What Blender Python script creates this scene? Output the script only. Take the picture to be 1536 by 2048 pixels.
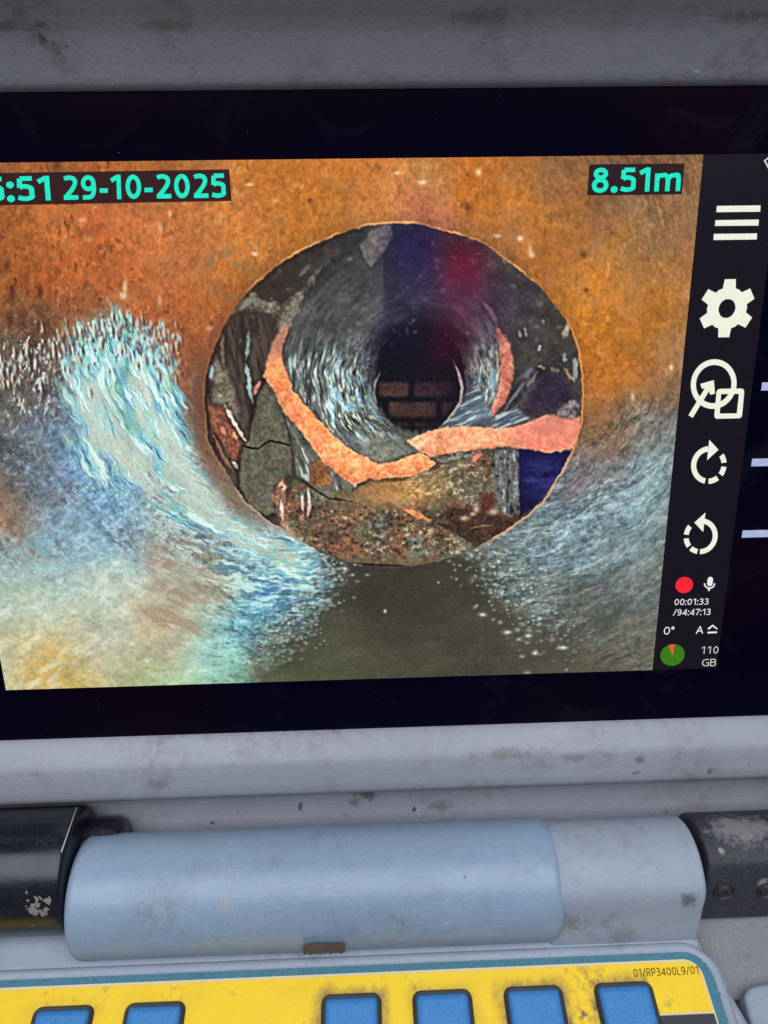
import bpy, bmesh, math, random
import numpy as np
from mathutils import Matrix, Vector

for o in list(bpy.data.objects): bpy.data.objects.remove(o)
SC = bpy.context.scene
# ---------------------------------------------------------------- camera, world, lamp, exposure
CAM_POS = np.array([-0.004066846, -0.104830461, 0.378442957])
CAM_R = np.array([0.9992788264, -0.0379699100, 0.0003361340])
CAM_U = np.array([0.0248185449, 0.6598142931, 0.7510187337])
CAM_B = np.array([-0.0287378997, -0.7504687765, 0.6602808104])
FPX = 1540.0
cam = bpy.data.cameras.new('camera'); cam_ob = bpy.data.objects.new('camera', cam); SC.collection.objects.link(cam_ob)
cam_ob.matrix_world = Matrix([[CAM_R[i], CAM_U[i], CAM_B[i], CAM_POS[i]] for i in range(3)] + [[0, 0, 0, 1]])
cam.sensor_fit = 'VERTICAL'; cam.sensor_height = 36.0; cam.lens = FPX / 2048 * 36.0
cam.clip_start = 0.01; cam.clip_end = 200.0
SC.camera = cam_ob
SC.view_settings.view_transform = 'Standard'; SC.view_settings.look = 'None'
SC.view_settings.exposure = 0.0; SC.view_settings.gamma = 1.0; SC.view_settings.use_curve_mapping = False

world = bpy.data.worlds.new('World'); SC.world = world; world.use_nodes = True
bg = world.node_tree.nodes['Background']; bg.inputs[0].default_value = (0.74, 0.79, 0.95, 1); bg.inputs[1].default_value = 0.10

def area(name, loc, aim, sx, sy, watts, col):
    l = bpy.data.lights.new(name, 'AREA'); l.shape = 'RECTANGLE'; l.size = sx; l.size_y = sy; l.energy = watts; l.color = col
    o = bpy.data.objects.new(name, l); SC.collection.objects.link(o); o.location = loc
    o.rotation_euler = (Vector(aim) - Vector(loc)).to_track_quat('-Z', 'Y').to_euler(); return o
area('daylight_opening', (0.0, -0.42, 1.35), (0, 0, 0.15), 2.2, 1.0, 27.5, (0.85, 0.91, 1.0))

# ---------------------------------------------------------------- frames of reference
LEAN = math.radians(24)                         # the lid leans back from the upright
LU = np.array([0, math.sin(LEAN), math.cos(LEAN)]); LN = np.array([0, -math.cos(LEAN), math.sin(LEAN)])
LO = np.array([-0.11582987, 0.10363429, 0.31605316])      # upper left corner of the live picture
def lid(x, v, n=0.0): return LO + np.array([1.0, 0, 0]) * x + LU * v + LN * n
def ray(px, py): return CAM_R * ((px - 768) / FPX) - CAM_U * ((py - 1024) / FPX) - CAM_B
def on_lid(px, py, n=0.0):                      # point of the lid plane
    d = ray(px, py); k = (n - (CAM_POS - LO) @ LN) / (d @ LN); p = CAM_POS + d * k - LO
    return p[0], p @ LU
def on_z(px, py, z):
    d = ray(px, py); return CAM_POS + d * ((z - CAM_POS[2]) / d[2])
VW, VH = 0.20281452, 0.150

def srgb(*c):
    return tuple((v / 255 / 12.92 if v / 255 <= .04045 else ((v / 255 + .055) / 1.055) ** 2.4) for v in c)

# ---------------------------------------------------------------- the live picture on the display
# A numpy painter: it returns the colour of every display pixel (sRGB 0..255) as a function of the
# position in the flat picture.  (qx, qy) are picture units, about 1540 wide by 1040 high.
def hash2(ix, iy, seed):
    n = (ix.astype(np.int64) * 374761393 + iy.astype(np.int64) * 668265263 + seed * 1442695041) & 0xFFFFFFFF
    n = ((n ^ (n >> 13)) * 1274126177) & 0xFFFFFFFF
    n = ((n ^ (n >> 16)) * 2246822519) & 0xFFFFFFFF
    return ((n ^ (n >> 15)) & 0xFFFFFF) / float(0xFFFFFF)

_T = np.random.RandomState(77).rand(512, 512).astype(np.float32)
def vn(x, y, seed=0):
    ix = np.floor(x); iy = np.floor(y); fx = (x - ix).astype(np.float32); fy = (y - iy).astype(np.float32)
    fx = fx * fx * (3 - 2 * fx); fy = fy * fy * (3 - 2 * fy)
    i = (ix.astype(np.int32) + (seed * 131) % 509) & 511; j = (iy.astype(np.int32) + (seed * 57) % 503) & 511
    i1 = (i + 1) & 511; j1 = (j + 1) & 511; j <<= 9; j1 <<= 9
    T = _T.ravel()
    a = T[j + i]; b = T[j + i1]; c = T[j1 + i]; d = T[j1 + i1]
    a += (b - a) * fx; c += (d - c) * fx
    return a + (c - a) * fy

def fb(x, y, sx, sy, seed=0, octv=3, gain=0.5):
    s = 0.0; amp = 1.0; tot = 0.0
    u = x / sx; v = y / sy
    for o in range(octv):
        s = s + amp * vn(u * 2 ** o + 17.3 * o, v * 2 ** o + 9.1 * o, seed + o); tot += amp; amp *= gain
    return s / tot

def ss(a, b, x):
    t = np.clip((x - a) / (b - a), 0, 1); return t * t * (3 - 2 * t)

def poly_sd(x, y, pts):                      # signed distance, negative inside
    pts = np.asarray(pts, float); n = len(pts)
    d2 = np.full(x.shape, 1e12); ins = np.zeros(x.shape, bool)
    for i in range(n):
        x0, y0 = pts[i]; x1, y1 = pts[(i + 1) % n]
        ex, ey = x1 - x0, y1 - y0; wx, wy = x - x0, y - y0
        t = np.clip((wx * ex + wy * ey) / (ex * ex + ey * ey + 1e-9), 0, 1)
        d2 = np.minimum(d2, (wx - ex * t) ** 2 + (wy - ey * t) ** 2)
        c = (y0 > y) != (y1 > y)
        with np.errstate(divide='ignore', invalid='ignore'):
            ins ^= c & (x < (x1 - x0) * (y - y0) / (y1 - y0 + 1e-12) + x0)
    d = np.sqrt(d2); return np.where(ins, -d, d)

def line_d(x, y, pts):
    pts = np.asarray(pts, float); d2 = np.full(x.shape, 1e12); s = np.zeros(x.shape)
    L = np.r_[0, np.cumsum(np.hypot(*np.diff(pts, axis=0).T))]
    for i in range(len(pts) - 1):
        x0, y0 = pts[i]; x1, y1 = pts[i + 1]; ex, ey = x1 - x0, y1 - y0; wx, wy = x - x0, y - y0
        t = np.clip((wx * ex + wy * ey) / (ex * ex + ey * ey + 1e-9), 0, 1)
        q = (wx - ex * t) ** 2 + (wy - ey * t) ** 2
        m = q < d2; d2 = np.where(m, q, d2); s = np.where(m, (L[i] + t * (L[i + 1] - L[i])) / L[-1], s)
    return np.sqrt(d2), s

def smooth_closed(pts, k=6):
    p = np.asarray(pts, float); n = len(p); out = []
    for i in range(n):
        a, b, c, d = p[i - 1], p[i], p[(i + 1) % n], p[(i + 2) % n]
        for j in range(k):
            t = j / k
            out.append(0.5 * (2 * b + (c - a) * t + (2 * a - 5 * b + 4 * c - d) * t * t + (3 * b - a - 3 * c + d) * t ** 3))
    return np.array(out)

def mix(c, col, m):
    return c + (np.asarray(col, np.float32) - c) * np.asarray(m, np.float32)[..., None]

class Win:                                   # windows of the picture grid, so that small marks cost little
    def __init__(self, qx, qy):
        self.qx, self.qy = qx, qy
        self.x0, self.x1, self.y0, self.y1 = qx.min(0), qx.max(0), qy.min(1), qy.max(1)
    def __call__(self, xa, xb, ya, yb):
        c = np.nonzero((self.x1 >= xa) & (self.x0 <= xb))[0]; r = np.nonzero((self.y1 >= ya) & (self.y0 <= yb))[0]
        if not len(c) or not len(r): return None
        return slice(r[0], r[-1] + 1), slice(c[0], c[-1] + 1)
    def pts(self, p, m):
        p = np.asarray(p, float); return self(p[:, 0].min() - m, p[:, 0].max() + m, p[:, 1].min() - m, p[:, 1].max() + m)

def dab(W_, c, x0, y0, w, h, col, a, shear=0.0):
    k = W_(x0 - 3 * w - 3 * h * abs(shear), x0 + 3 * w + 3 * h * abs(shear), y0 - 3 * h, y0 + 3 * h)
    if k is None: return
    x = W_.qx[k] - x0; y = W_.qy[k] - y0
    c[k] = mix(c[k], col, a * np.exp(-((x - y * shear) / w) ** 2 - (y / h) ** 2))

def boxblur(a, r):
    for ax in (0, 1):
        p = np.concatenate([np.repeat(np.take(a, [0], ax), r + 1, ax), a, np.repeat(np.take(a, [-1], ax), r, ax)], ax)
        cs = np.cumsum(p, ax); n = a.shape[ax]
        a = (np.take(cs, range(2 * r + 1, n + 2 * r + 1), ax) - np.take(cs, range(0, n), ax)) / (2 * r + 1)
    return a

CP = """0 330 150 85 42|100 330 165 95 45|0 430 165 92 42|100 430 192 104 50|200 420 192 98 50|300 340 172 98 42|300 430 200 112 60|400 340 178 104 50|500 340 195 112 45|450 430 205 120 58|600 340 200 113 40|700 340 200 115 45
600 420 196 114 44|750 400 202 122 62|850 340 195 125 62|840 410 195 112 78|950 340 192 104 34|1000 400 200 114 40|1050 330 175 105 48|1100 340 140 95 58|1150 420 165 100 48|1200 420 140 95 58|1290 330 130 90 58|1390 340 135 95 60
1380 450 150 105 65|1300 470 140 105 70|1250 500 178 110 48|1370 560 180 115 62|1200 580 202 120 40|1100 500 192 110 46|1000 470 172 105 58|1300 620 192 115 42|1200 680 197 115 36|1250 720 187 110 42|1360 680 172 120 72|1190 760 187 105 40|1300 760 165 110 68|1365 790 130 105 85
0 530 168 90 40|100 540 187 95 45|200 530 192 98 50|300 540 197 105 56|400 520 192 110 62|480 500 192 115 52|0 620 132 80 48|60 640 110 75 52|150 620 152 85 48|330 620 182 95 52|400 640 177 95 52|430 600 187 105 46|380 720 152 90 58|400 780 140 90 65
0 700 92 78 66|60 720 88 78 70|110 760 92 86 84|0 780 98 92 88|60 800 92 92 94|0 860 98 102 104|80 880 98 110 126|130 850 108 122 140|130 920 98 132 168|60 950 102 116 124|0 940 95 95 92|200 950 108 152 196|180 1000 112 158 202|100 1000 115 112 118|20 1000 112 104 96|0 1050 190 110 50|22 1048 176 115 66|62 1030 118 116 116|0 1015 105 100 96|100 1038 122 124 130|50 1070 150 135 115|90 1066 136 138 140|0 1082 125 150 170|140 1040 112 145 178|10 1105 118 160 192|100 1110 125 162 185|200 1080 122 164 198|250 1020 118 158 192|280 1100 138 168 182
200 700 140 165 160|180 800 150 185 190|230 880 150 185 190|290 800 150 185 190|330 870 160 190 190|380 960 165 190 188|430 1020 175 202 198|500 1070 180 215 215|560 1100 160 200 205|360 1010 145 165 165|300 1040 176 192 180|340 1090 188 203 190|400 1130 175 195 180|480 1100 140 190 205|560 1160 125 175 192
0 1150 165 185 165|100 1150 158 182 172|60 1200 172 188 168|180 1160 175 190 172|250 1180 186 202 188|100 1250 186 196 176|200 1250 176 184 164|30 1290 188 194 170|150 1280 184 188 165|250 1270 175 180 160|330 1130 158 152 140|380 1160 168 160 144|370 1210 172 174 156|308 1250 192 150 100|330 1268 172 170 150|280 1250 178 178 158|340 1290 170 170 152|430 1220 158 180 162|450 1160 175 190 165|500 1220 112 175 192|550 1200 105 168 195|600 1180 105 160 180|480 1270 118 180 192|420 1310 145 188 176|480 1345 140 190 165|540 1345 100 120 100|300 1330 165 165 125|60 1320 205 158 80|120 1300 212 162 80|80 1350 202 158 82|160 1350 195 160 90|20 1350 165 168 135|190 1365 192 162 98|225 1330 176 176 150|200 1310 180 182 160|20 1325 182 182 155|180 1300 186 180 150|260 1370 165 175 130|350 1370 160 192 150
550 1300 98 98 80|620 1250 72 70 58|700 1150 68 63 53|800 1160 63 58 48|900 1160 68 63 53|750 1250 60 58 46|850 1280 63 60 48|650 1340 74 78 56|800 1340 74 75 53|950 1340 74 73 56|950 1250 70 65 53|1000 1300 78 74 60|1100 1330 90 85 70
960 1130 104 112 102|1020 1150 112 132 132|1050 1080 105 130 136|1100 1100 110 148 160|1150 1040 122 160 178|1080 1200 110 124 124|1150 1200 102 106 100|1200 1100 112 142 148|1250 1000 122 166 178|1200 950 122 128 134|1150 960 112 110 116|1190 880 122 98 80|1230 850 142 114 90|1300 850 130 125 113|1360 880 120 130 130|1300 930 122 160 168|1350 1000 118 140 140|1290 1080 122 155 162|1340 1100 112 118 108|1250 1150 102 113 108|1320 1200 108 120 114|1200 1250 92 98 90|1280 1290 98 100 90|1150 1290 82 82 72|1200 1330 92 90 78|1300 1320 110 105 90|1170 830 165 103 56|-150 330 150 85 42|-150 560 140 80 45|-150 800 98 95 92|-130 1100 125 165 185|-100 1350 180 170 120"""
CP = np.array([[float(v) for v in e.split()] for e in CP.replace('\n', '|').split('|')])
_o = np.clip((CP[:, 2] - CP[:, 4] - 60) / 60, 0, 1); CP[:, 3] *= 1 + .01 * _o; CP[:, 2] *= 1 - .03 * _o
_b = np.clip((CP[:, 4] - CP[:, 2] - 40) / 40, 0, 1) * (CP[:, 0] < 300); CP[:, 2] += 10 * _b; CP[:, 3] += 6 * _b; CP[:, 4] -= 8 * _b
_r = (CP[:, 0] > 930) & (CP[:, 1] > 820) & (CP[:, 4] > CP[:, 2]); _m = CP[:, 2:5].mean(1, keepdims=True); CP[:, 2:5] = np.where(_r[:, None], _m + .66 * (CP[:, 2:5] - _m), CP[:, 2:5])

RIM = smooth_closed([(410, 775), (416, 729), (430, 692), (446, 658), (466, 624), (503, 577), (571, 521), (653, 479), (708, 459), (760, 448), (800, 447), (842, 450), (902, 465), (968, 489), (1033, 537), (1083, 578), (1115, 620), (1141, 660), (1156, 707), (1163, 765), (1164, 808), (1157, 863), (1143, 902), (1116, 953), (1083, 1003), (1034, 1044), (957, 1093), (880, 1122), (800, 1134), (720, 1129), (645, 1105), (588, 1071), (533, 1038), (484, 994), (451, 942), (421, 890), (411, 830)], 4)

def paint(qx, qy):
    qx = qx.astype(np.float32); qy = qy.astype(np.float32)
    rng = np.random.RandomState(5); WN = Win(qx, qy)
    # ---- slow colour of the pipe wall: scattered colour notes, blended, with a warped lookup
    wx = qx + 50 * (fb(qx, qy, 70, 70, 11, 5, .62) - .5); wy = qy + 50 * (fb(qx, qy, 70, 70, 23, 5, .62) - .5)
    st = 6; cx = np.arange(-300, 1640, st); cy = np.arange(280, 1420, st); gx, gy = np.meshgrid(cx, cy)
    num = np.zeros(gx.shape + (3,)); den = np.zeros(gx.shape)
    for x0, y0, r, g, b in CP:
        d2 = (gx - x0) ** 2 + (gy - y0) ** 2
        w = np.exp(-d2 / (2 * 34.0 ** 2)) + 2e4 / (d2 + 900) ** 2
        num += w[..., None] * np.array([r, g, b]); den += w
    num = (num / den[..., None]).astype(np.float32)
    fxx = np.clip((wx + 300) / st, 0, len(cx) - 1.01); fyy = np.clip((wy - 280) / st, 0, len(cy) - 1.01)
    i0 = fxx.astype(int); j0 = fyy.astype(int); fx = (fxx - i0)[..., None]; fy = (fyy - j0)[..., None]
    c = (num[j0, i0] * (1 - fx) + num[j0, i0 + 1] * fx) * (1 - fy) + (num[j0 + 1, i0] * (1 - fx) + num[j0 + 1, i0 + 1] * fx) * fy
    # ---- coordinates round the pipe (the seam of the angle lies straight up, on the rust)
    dx = qx - 790; dy = qy - 790; rr = np.hypot(dx, dy); ta = np.arctan2(dx, dy) * 480.0
    wob = 30 * (fb(qx, qy, 60, 60, 13, 3) - .5); rr = rr + wob - 3.8 * np.degrees(np.abs(ta / 480.0))   # the streaks wind outwards as they climb
    orange = np.clip((c[..., 0] - c[..., 2] - 50) / 55, 0, 1) * ss(1130, 1000, qy)
    cool = np.clip((c[..., 2] - c[..., 0] + 25) / 40, 0, 1)
    # rust speckle
    sp = fb(qx, qy, 9, 11, 31, 3, .65); sp2 = fb(qx, qy, 30, 42, 37, 3, .6); sp3 = fb(qx, qy, 4.5, 6, 41, 2); sp4 = fb(qx, qy, 110, 130, 39, 3)
    lf = ss(520, 60, qx)
    k = .95 + orange * ((sp - .5) * (.34 + .12 * lf) + (sp2 - .5) * .20 + (sp3 - .5) * .20 + (sp4 - .5) * .16)
    k -= orange * (.14 + .16 * lf) * ss(.62, .80, fb(qx, qy, 8, 12, 43, 2)) * ss(.35, .6, sp2)
    c = c * k[..., None]
    c = mix(c, (170, 120, 78), orange * .3 * ss(.5, .72, fb(qx, qy, 46, 40, 45, 4, .6)))
    c = mix(c, (235, 180, 120), orange * .32 * ss(.64, .84, fb(qx, qy, 9, 12, 47, 2)) * ss(.5, .66, fb(qx, qy, 90, 70, 49, 2)))
    lim = ss(.48, .72, fb(qx, qy, 60, 50, 53, 4, .6)) * ss(330, 90, np.hypot(qx - 1330, qy - 430))
    c = mix(c, (150, 122, 90), .35 * lim)
    # ---- streaks running round the pipe on the wet walls
    s1 = fb(ta, rr, 46, 12, 61, 4, .62); s2 = fb(ta, rr, 15, 6, 67, 3, .6); s3 = fb(ta, rr, 120, 34, 71, 4, .6); i1 = fb(qx, qy, 11, 9, 73, 3, .6)
    wet = np.clip(1 - orange, 0, 1)
    soft = ss(470, 330, qx - .4 * (qy - 1150)) * ss(1080, 1150, qy)            # the calm pale floor at lower left
    farr = ss(1150, 1330, qx + .5 * (qy - 1000))
    amp = wet * (1 - .80 * soft) * (1 - .35 * farr); lb = ss(420, 300, qx); i2 = fb(qx + .3 * qy, qy, 13, 11, 77, 3, .65)
    k = 1 + amp * ((s1 - .5) * (.52 - .20 * lb) + (s2 - .5) * (.58 - .25 * lb) + (s3 - .5) * (.5 - .2 * lb) + (i1 - .5) * .5 + (i2 - .5) * .35 * lb + (sp3 - .5) * .2)
    c = c * k[..., None]
    c = mix(c, (190, 208, 206), amp * (.66 - .4 * farr) * ss(.56, .74, (s2 * .5 + s1 * .3 + i1 * .2) * (1 - lb) + i2 * lb) * cool * (1 - .45 * lb))
    c = mix(c, (72, 92, 112), amp * (.45 - .2 * lb) * ss(.44, .30, s2 * .5 + i1 * .5) * cool)
    c = mix(c, (118, 98, 80), .55 * (1 - cool * .75) * amp * ss(.52, .70, s3))
    c = c * (1 + soft * (.12 * (i1 - .5) + .3 * (fb(qx - qy * .5, qy + qx * .45, 90, 34, 75, 4, .6) - .5)))[..., None]
    c = c * (1 + .06 * soft)[..., None]
    v1 = fb(qx + qy * .6, qy - qx * .5, 60, 20, 83, 4, .62)
    reg = ss(150, 60, np.hypot(qx - 365, qy - 1165)) + .6 * ss(90, 30, np.hypot(qx - 340, qy - 1260))
    c = mix(c, (146, 122, 98), .6 * np.clip(reg, 0, 1) * ss(.46, .66, v1 * .75 + i1 * .25))
    c = mix(c, (222, 232, 220), .55 * soft * ss(.60, .80, fb(qx - qy * .7, qy + qx * .6, 70, 30, 85, 4, .6)) * ss(500, 200, qx))
    c = mix(c, (120, 176, 190), .5 * ss(.52, .7, fb(qx, qy, 50, 34, 87, 4, .6)) * ss(1040, 1080, qy) * ss(1190, 1120, qy) * ss(330, 150, qx))
    for x0, y0, r0, cl, a0 in ((185, 985, 95, (116, 162, 200), .55), (120, 1090, 80, (126, 168, 196), .4), (110, 900, 60, (106, 136, 164), .4), (120, 1200, 130, (182, 194, 176), .35)):
        c = mix(c, np.array(cl) * (1 + .35 * (i2 - .5) + .25 * (i1 - .5))[..., None], a0 * np.exp(-((qx - x0) ** 2 + (qy - y0) ** 2) / r0 ** 2) * ss(.3, .6, fb(qx, qy, 60, 50, 89, 3)))
    # dark brown, glinting fringe left of the glare
    fr = ss(240, 60, qx) * ss(600, 690, qy) * ss(900, 790, qy)
    f1 = fb(qx + .2 * qy, qy, 8, 15, 91, 3, .6)
    c = c * (1 + fr * (f1 - .5) * .7)[..., None]
    c = mix(c, (196, 208, 200), fr * .8 * ss(.66, .78, f1))
    # ---- the white, wet glare on the left wall
    k = WN(60, 720, 560, 1210); x, y, t_, r_ = qx[k], qy[k], ta[k], rr[k]; C = c[k]
    GL = [(128, 668), (176, 655), (215, 645), (236, 628), (262, 632), (285, 664), (312, 672), (338, 720), (356, 770), (364, 830), (384, 890), (416, 950), (466, 1010), (536, 1070), (610, 1112), (668, 1140), (640, 1172), (560, 1150), (470, 1095), (400, 1055), (352, 1020), (322, 1000), (290, 965), (262, 962), (236, 968), (205, 935), (168, 925), (150, 880), (142, 800), (134, 730)]
    g = poly_sd(x, y, GL).astype(np.float32)
    up = ss(770, 690, y)
    wv = 6 * (fb(x, y, 12, 12, 99, 2) - .5)
    nv = fb(x + wv - .06 * y, y, 10, 26, 101, 3, .62); nt = fb(t_, r_ + wv, 50, 13, 103, 3, .62)
    n_ = nv * up + nt * (1 - up)
    g2 = g + 100 * (n_ - .5) + 16 * (nv - .5) * (1 - up)
    gm = ss(22, -14, g2)
    nh = fb(x + wv - .1 * y, y, 7, 20, 107, 3, .62) * up + fb(t_, r_ + wv, 44, 8, 109, 3, .62) * (1 - up)
    sw = fb(t_, r_ + wv, 70, 15, 106, 3, .6)
    core1 = poly_sd(x, y, [(168, 765), (198, 765), (215, 850), (255, 890), (290, 930), (305, 990), (270, 965), (230, 945), (215, 925), (185, 885), (165, 820)])
    core2 = poly_sd(x, y, [(262, 770), (290, 765), (305, 815), (345, 850), (372, 895), (395, 945), (430, 995), (490, 1045), (580, 1105), (500, 1092), (430, 1055), (375, 1010), (340, 955), (310, 895), (270, 840)])
    cm = ss(16, -16, np.minimum(core1, core2) - 2 + 120 * (sw - .5) + 60 * (nh - .5))
    gc = mix(np.zeros_like(C) + (156, 204, 206), (108, 166, 190), ss(.50, .38, nh) * .85)
    gc = mix(gc, (66, 104, 126), ss(.37, .28, nh) * .75)
    gc = mix(gc, (84, 68, 62), ss(.40, .30, nh) * up * ss(760, 690, y) * .8)
    gc = mix(gc, (208, 232, 224), ss(.55, .63, nh) * .9)
    gc = mix(gc, (128, 176, 140), .4 * ss(.55, .8, vn(x / 26, y / 26, 113)))
    gc = mix(gc, np.array((188, 200, 186)) * (1 + .10 * (fb(x, y, 4, 4, 117, 2) - .5) + .12 * (fb(x, y, 50, 60, 118, 2) - .5) + .25 * (sw - .5))[..., None], cm * .92)
    C = mix(C, gc, gm)
    C = mix(C, (70, 84, 98), ss(8, 1, np.abs(g2 - 5)) * .2 * ss(.4, .6, fb(x, y, 13, 13, 119, 2)) * ss(690, 600, x))
    C = mix(C, (110, 150, 160), ss(6, 1, np.abs(np.minimum(core1, core2) + 110 * (nh - .5) - 10)) * .4 * gm)
    low = ss(4, -40, poly_sd(x, y, [(330, 1060), (420, 1080), (500, 1110), (600, 1140), (690, 1135), (690, 1210), (600, 1260), (500, 1230), (420, 1160), (340, 1100)]))
    hl = fb(t_, r_ + wv, 34, 9, 121, 3, .55)
    C = mix(C, (192, 228, 226), low * .75 * ss(.54, .64, hl)); C = mix(C, (64, 108, 142), low * .65 * ss(.45, .35, hl))
    c[k] = C
    # sparks above the glare
    for i in range(260):
        x0 = rng.uniform(0, 365); pk = 632 + .32 * abs(x0 - 245) ** 1.03
        y0 = pk + abs(rng.normal(0, 46)) - 10 if rng.rand() > .04 else pk - rng.uniform(0, 50)
        if y0 > 830: continue
        l = rng.uniform(3, 10); w = rng.uniform(1.6, 3.2)
        dab(WN, c, x0 + 5, y0 + 3, w, l, (56, 44, 48), .6, .12); dab(WN, c, x0, y0, w, l, (216, 222, 210) if rng.rand() > .3 else (214, 186, 150), rng.uniform(.4, .9), .12)
    for x0, y0, w, h_, col in ((250, 575, 5, 14, (225, 205, 160)), (247, 592, 6, 6, (230, 215, 180)), (320, 600, 3, 12, (222, 170, 140)), (510, 508, 6, 4, (250, 215, 205)), (420, 657, 7, 5, (222, 160, 150)), (1040, 477, 6, 5, (250, 235, 215)), (995, 472, 8, 4, (225, 200, 165)), (1060, 500, 4, 12, (225, 185, 140)), (1064, 510, 6, 6, (232, 205, 175)), (957, 345, 6, 8, (248, 220, 165)), (845, 365, 9, 5, (245, 220, 165)), (795, 346, 8, 3, (235, 205, 150)), (1265, 793, 4, 9, (205, 205, 160)), (1342, 735, 4, 6, (240, 225, 150)), (550, 402, 7, 5, (215, 170, 125)), (500, 369, 8, 3, (245, 205, 150)), (340, 427, 3, 7, (240, 190, 150)), (320, 455, 5, 10, (215, 165, 120)), (165, 440, 8, 5, (225, 165, 120)), (190, 415, 5, 3, (200, 150, 110))):
        dab(WN, c, x0, y0, w, h_, col, .85)
    for x0, y0, w, h_ in ((1167, 510, 6, 7), (935, 415, 6, 7), (115, 333, 9, 9), (25, 590, 8, 20), (80, 580, 7, 16), (15, 530, 7, 14), (20, 640, 6, 12), (1172, 580, 5, 5), (620, 400, 5, 4)):
        dab(WN, c, x0, y0, w, h_, (78, 40, 26), .75)
    k = WN(360, 540, 460, 640); x, y = qx[k], qy[k]
    c[k] = mix(c[k], (128, 104, 76), .75 * ss(75, 25, np.hypot(x - 450, y - 545)) * ss(.42, .7, fb(x, y, 22, 22, 131, 3, .6)))
    # brown bare wall hugging the ring on its left
    k = WN(340, 640, 640, 1130); x, y = qx[k], qy[k]; q = poly_sd(x, y, RIM)
    c[k] = mix(c[k], (112, 84, 66), .8 * ss(52, 22, q + 20 * (fb(x, y, 20, 34, 133, 3) - .5)) * (q > 0) * ss(690, 800, y) * ss(1100, 1000, y))
    # ---- sludge along the invert
    SL = [(690, 1120), (930, 1110), (1010, 1200), (1110, 1260), (1210, 1350), (1210, 1420), (500, 1420), (520, 1340), (600, 1290), (640, 1230), (660, 1160)]
    sd = poly_sd(qx, qy, SL).astype(np.float32) + 80 * (fb(qx, qy, 40, 30, 141, 5, .65) - .5)
    sm = ss(30, -30, sd)
    sc = np.zeros_like(c) + (66, 61, 50)
    sc = mix(sc, (76, 78, 56), ss(1180, 1360, qy) * ss(1000, 600, qx) * .8); sc = mix(sc, (92, 86, 72), ss(950, 1200, qx) * .8)
    sc = mix(sc, (92, 90, 74), .3 * ss(.45, .75, fb(qx + .4 * qy, qy, 90, 40, 145, 5, .65)) * ss(1150, 1260, qy)); sc = mix(sc, (48, 44, 36), .5 * ss(120, 20, np.abs(qx - 790)) * ss(1290, 1180, qy))
    sc = sc * (1 + .34 * (fb(qx, qy, 80, 40, 143, 4, .6) - .5) + .14 * (fb(qx, qy, 7, 5, 147, 3) - .5))[..., None]
    c = mix(c, sc, sm)
    for i in range(760):                                # bubbles and grit along both shores
        t = rng.rand()
        if i % 2:
            x0 = 690 - 150 * t + rng.normal(0, 24 + 10 * t); y0 = 1115 + 200 * t + rng.normal(0, 20)
            if y0 > 1330: continue
        else:
            x0 = 935 + 200 * t + rng.normal(0, 34); y0 = 1105 + 190 * t ** 1.1 + rng.normal(0, 34)
            if y0 < 1100: continue
        w = rng.uniform(1.8, 3.4) * (1.5 if rng.rand() < .1 else 1); b = rng.uniform(.2, .85) * (1 - .45 * t); e = rng.uniform(.8, 1.8)
        dab(WN, c, x0 + w * 1.1, y0 + w * 1.1, w * 1.5 * e, w * 1.3, (42, 48, 48), .6 * b); dab(WN, c, x0, y0, w * e, w, (204, 222, 210) if rng.rand() > .35 else (140, 160, 152), b)
    for x0, y0, w in ((965, 1229, 7), (1015, 1264, 8), (1057, 1271, 6), (1127, 1295, 7), (770, 1222, 3), (690, 1137, 5), (1070, 1306, 6)):
        dab(WN, c, x0, y0, w, 3.6, (226, 226, 214), .9)
    # ================================================================ inside the broken ring
    K = WN(396, 1176, 436, 1146); X, Y = qx[K], qy[K]; WI = Win(X, Y); Cw = c[K]
    rn = poly_sd(X, Y, RIM).astype(np.float32) + 7 * (fb(X, Y, 16, 16, 151, 3, .6) - .5)
    tt = fb(X, Y, 30, 24, 153, 4, .6); t2 = fb(X, Y, 7, 7, 157, 3, .6); t3 = fb(X, Y, 3.2, 3.2, 159, 2); tL = fb(X, Y, 90, 70, 161, 3)
    I = np.zeros_like(Cw) + (60, 56, 51)
    I = I * (1 + .8 * (tt - .5) + .45 * (t2 - .5))[..., None]
    I = mix(I, (62, 46, 40), ss(620, 520, X) * .75 * (.4 + tL))
    I = mix(I, (44, 33, 30), ss(70, 20, np.abs(X - 600 + (Y - 520) * .9)) * ss(640, 560, Y) * .5)
    # inner pipe wall with bright streaks round the far opening
    ex = (X - 838); ey = (Y - 762); er = np.hypot(ex, ey / 1.06) + 10 * (fb(X, Y, 34, 34, 162, 2) - .5); et = np.arctan2(ex, ey)
    ipm = ss(0, 12., -poly_sd(X, Y, [(640, 535), (607, 600), (585, 650), (570, 700), (575, 745), (590, 780), (622, 820), (670, 872), (708, 902), (760, 926), (838, 902), (880, 856), (984, 835), (1000, 780), (998, 690), (985, 640), (960, 598), (900, 500), (780, 440), (700, 470)]) + 6)
    P = np.zeros_like(I) + (70, 70, 68)
    P = P * (1 + .55 * (tt - .5) + .4 * (t2 - .5) + .35 * (fb(et * 150, er, 70, 6, 160, 3, .6) - .5) - .30 * ss(200, 300, er) * ss(640, 520, Y))[..., None]
    strk = fb(et * 150, er, 15, 4.2, 163, 3, .62); strk2 = fb(et * 170, er, 34, 9, 167, 3, .6)
    litl = ss(650, 730, Y + 40 * (tL - .5)) * ss(900, 720, X); litr = ss(640, 720, Y) * ss(880, 950, X)
    lit = np.clip(litl + litr * .8, 0, 1) * ss(84, 118, er) * ss(905, 860, Y - .0 * X)
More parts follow.
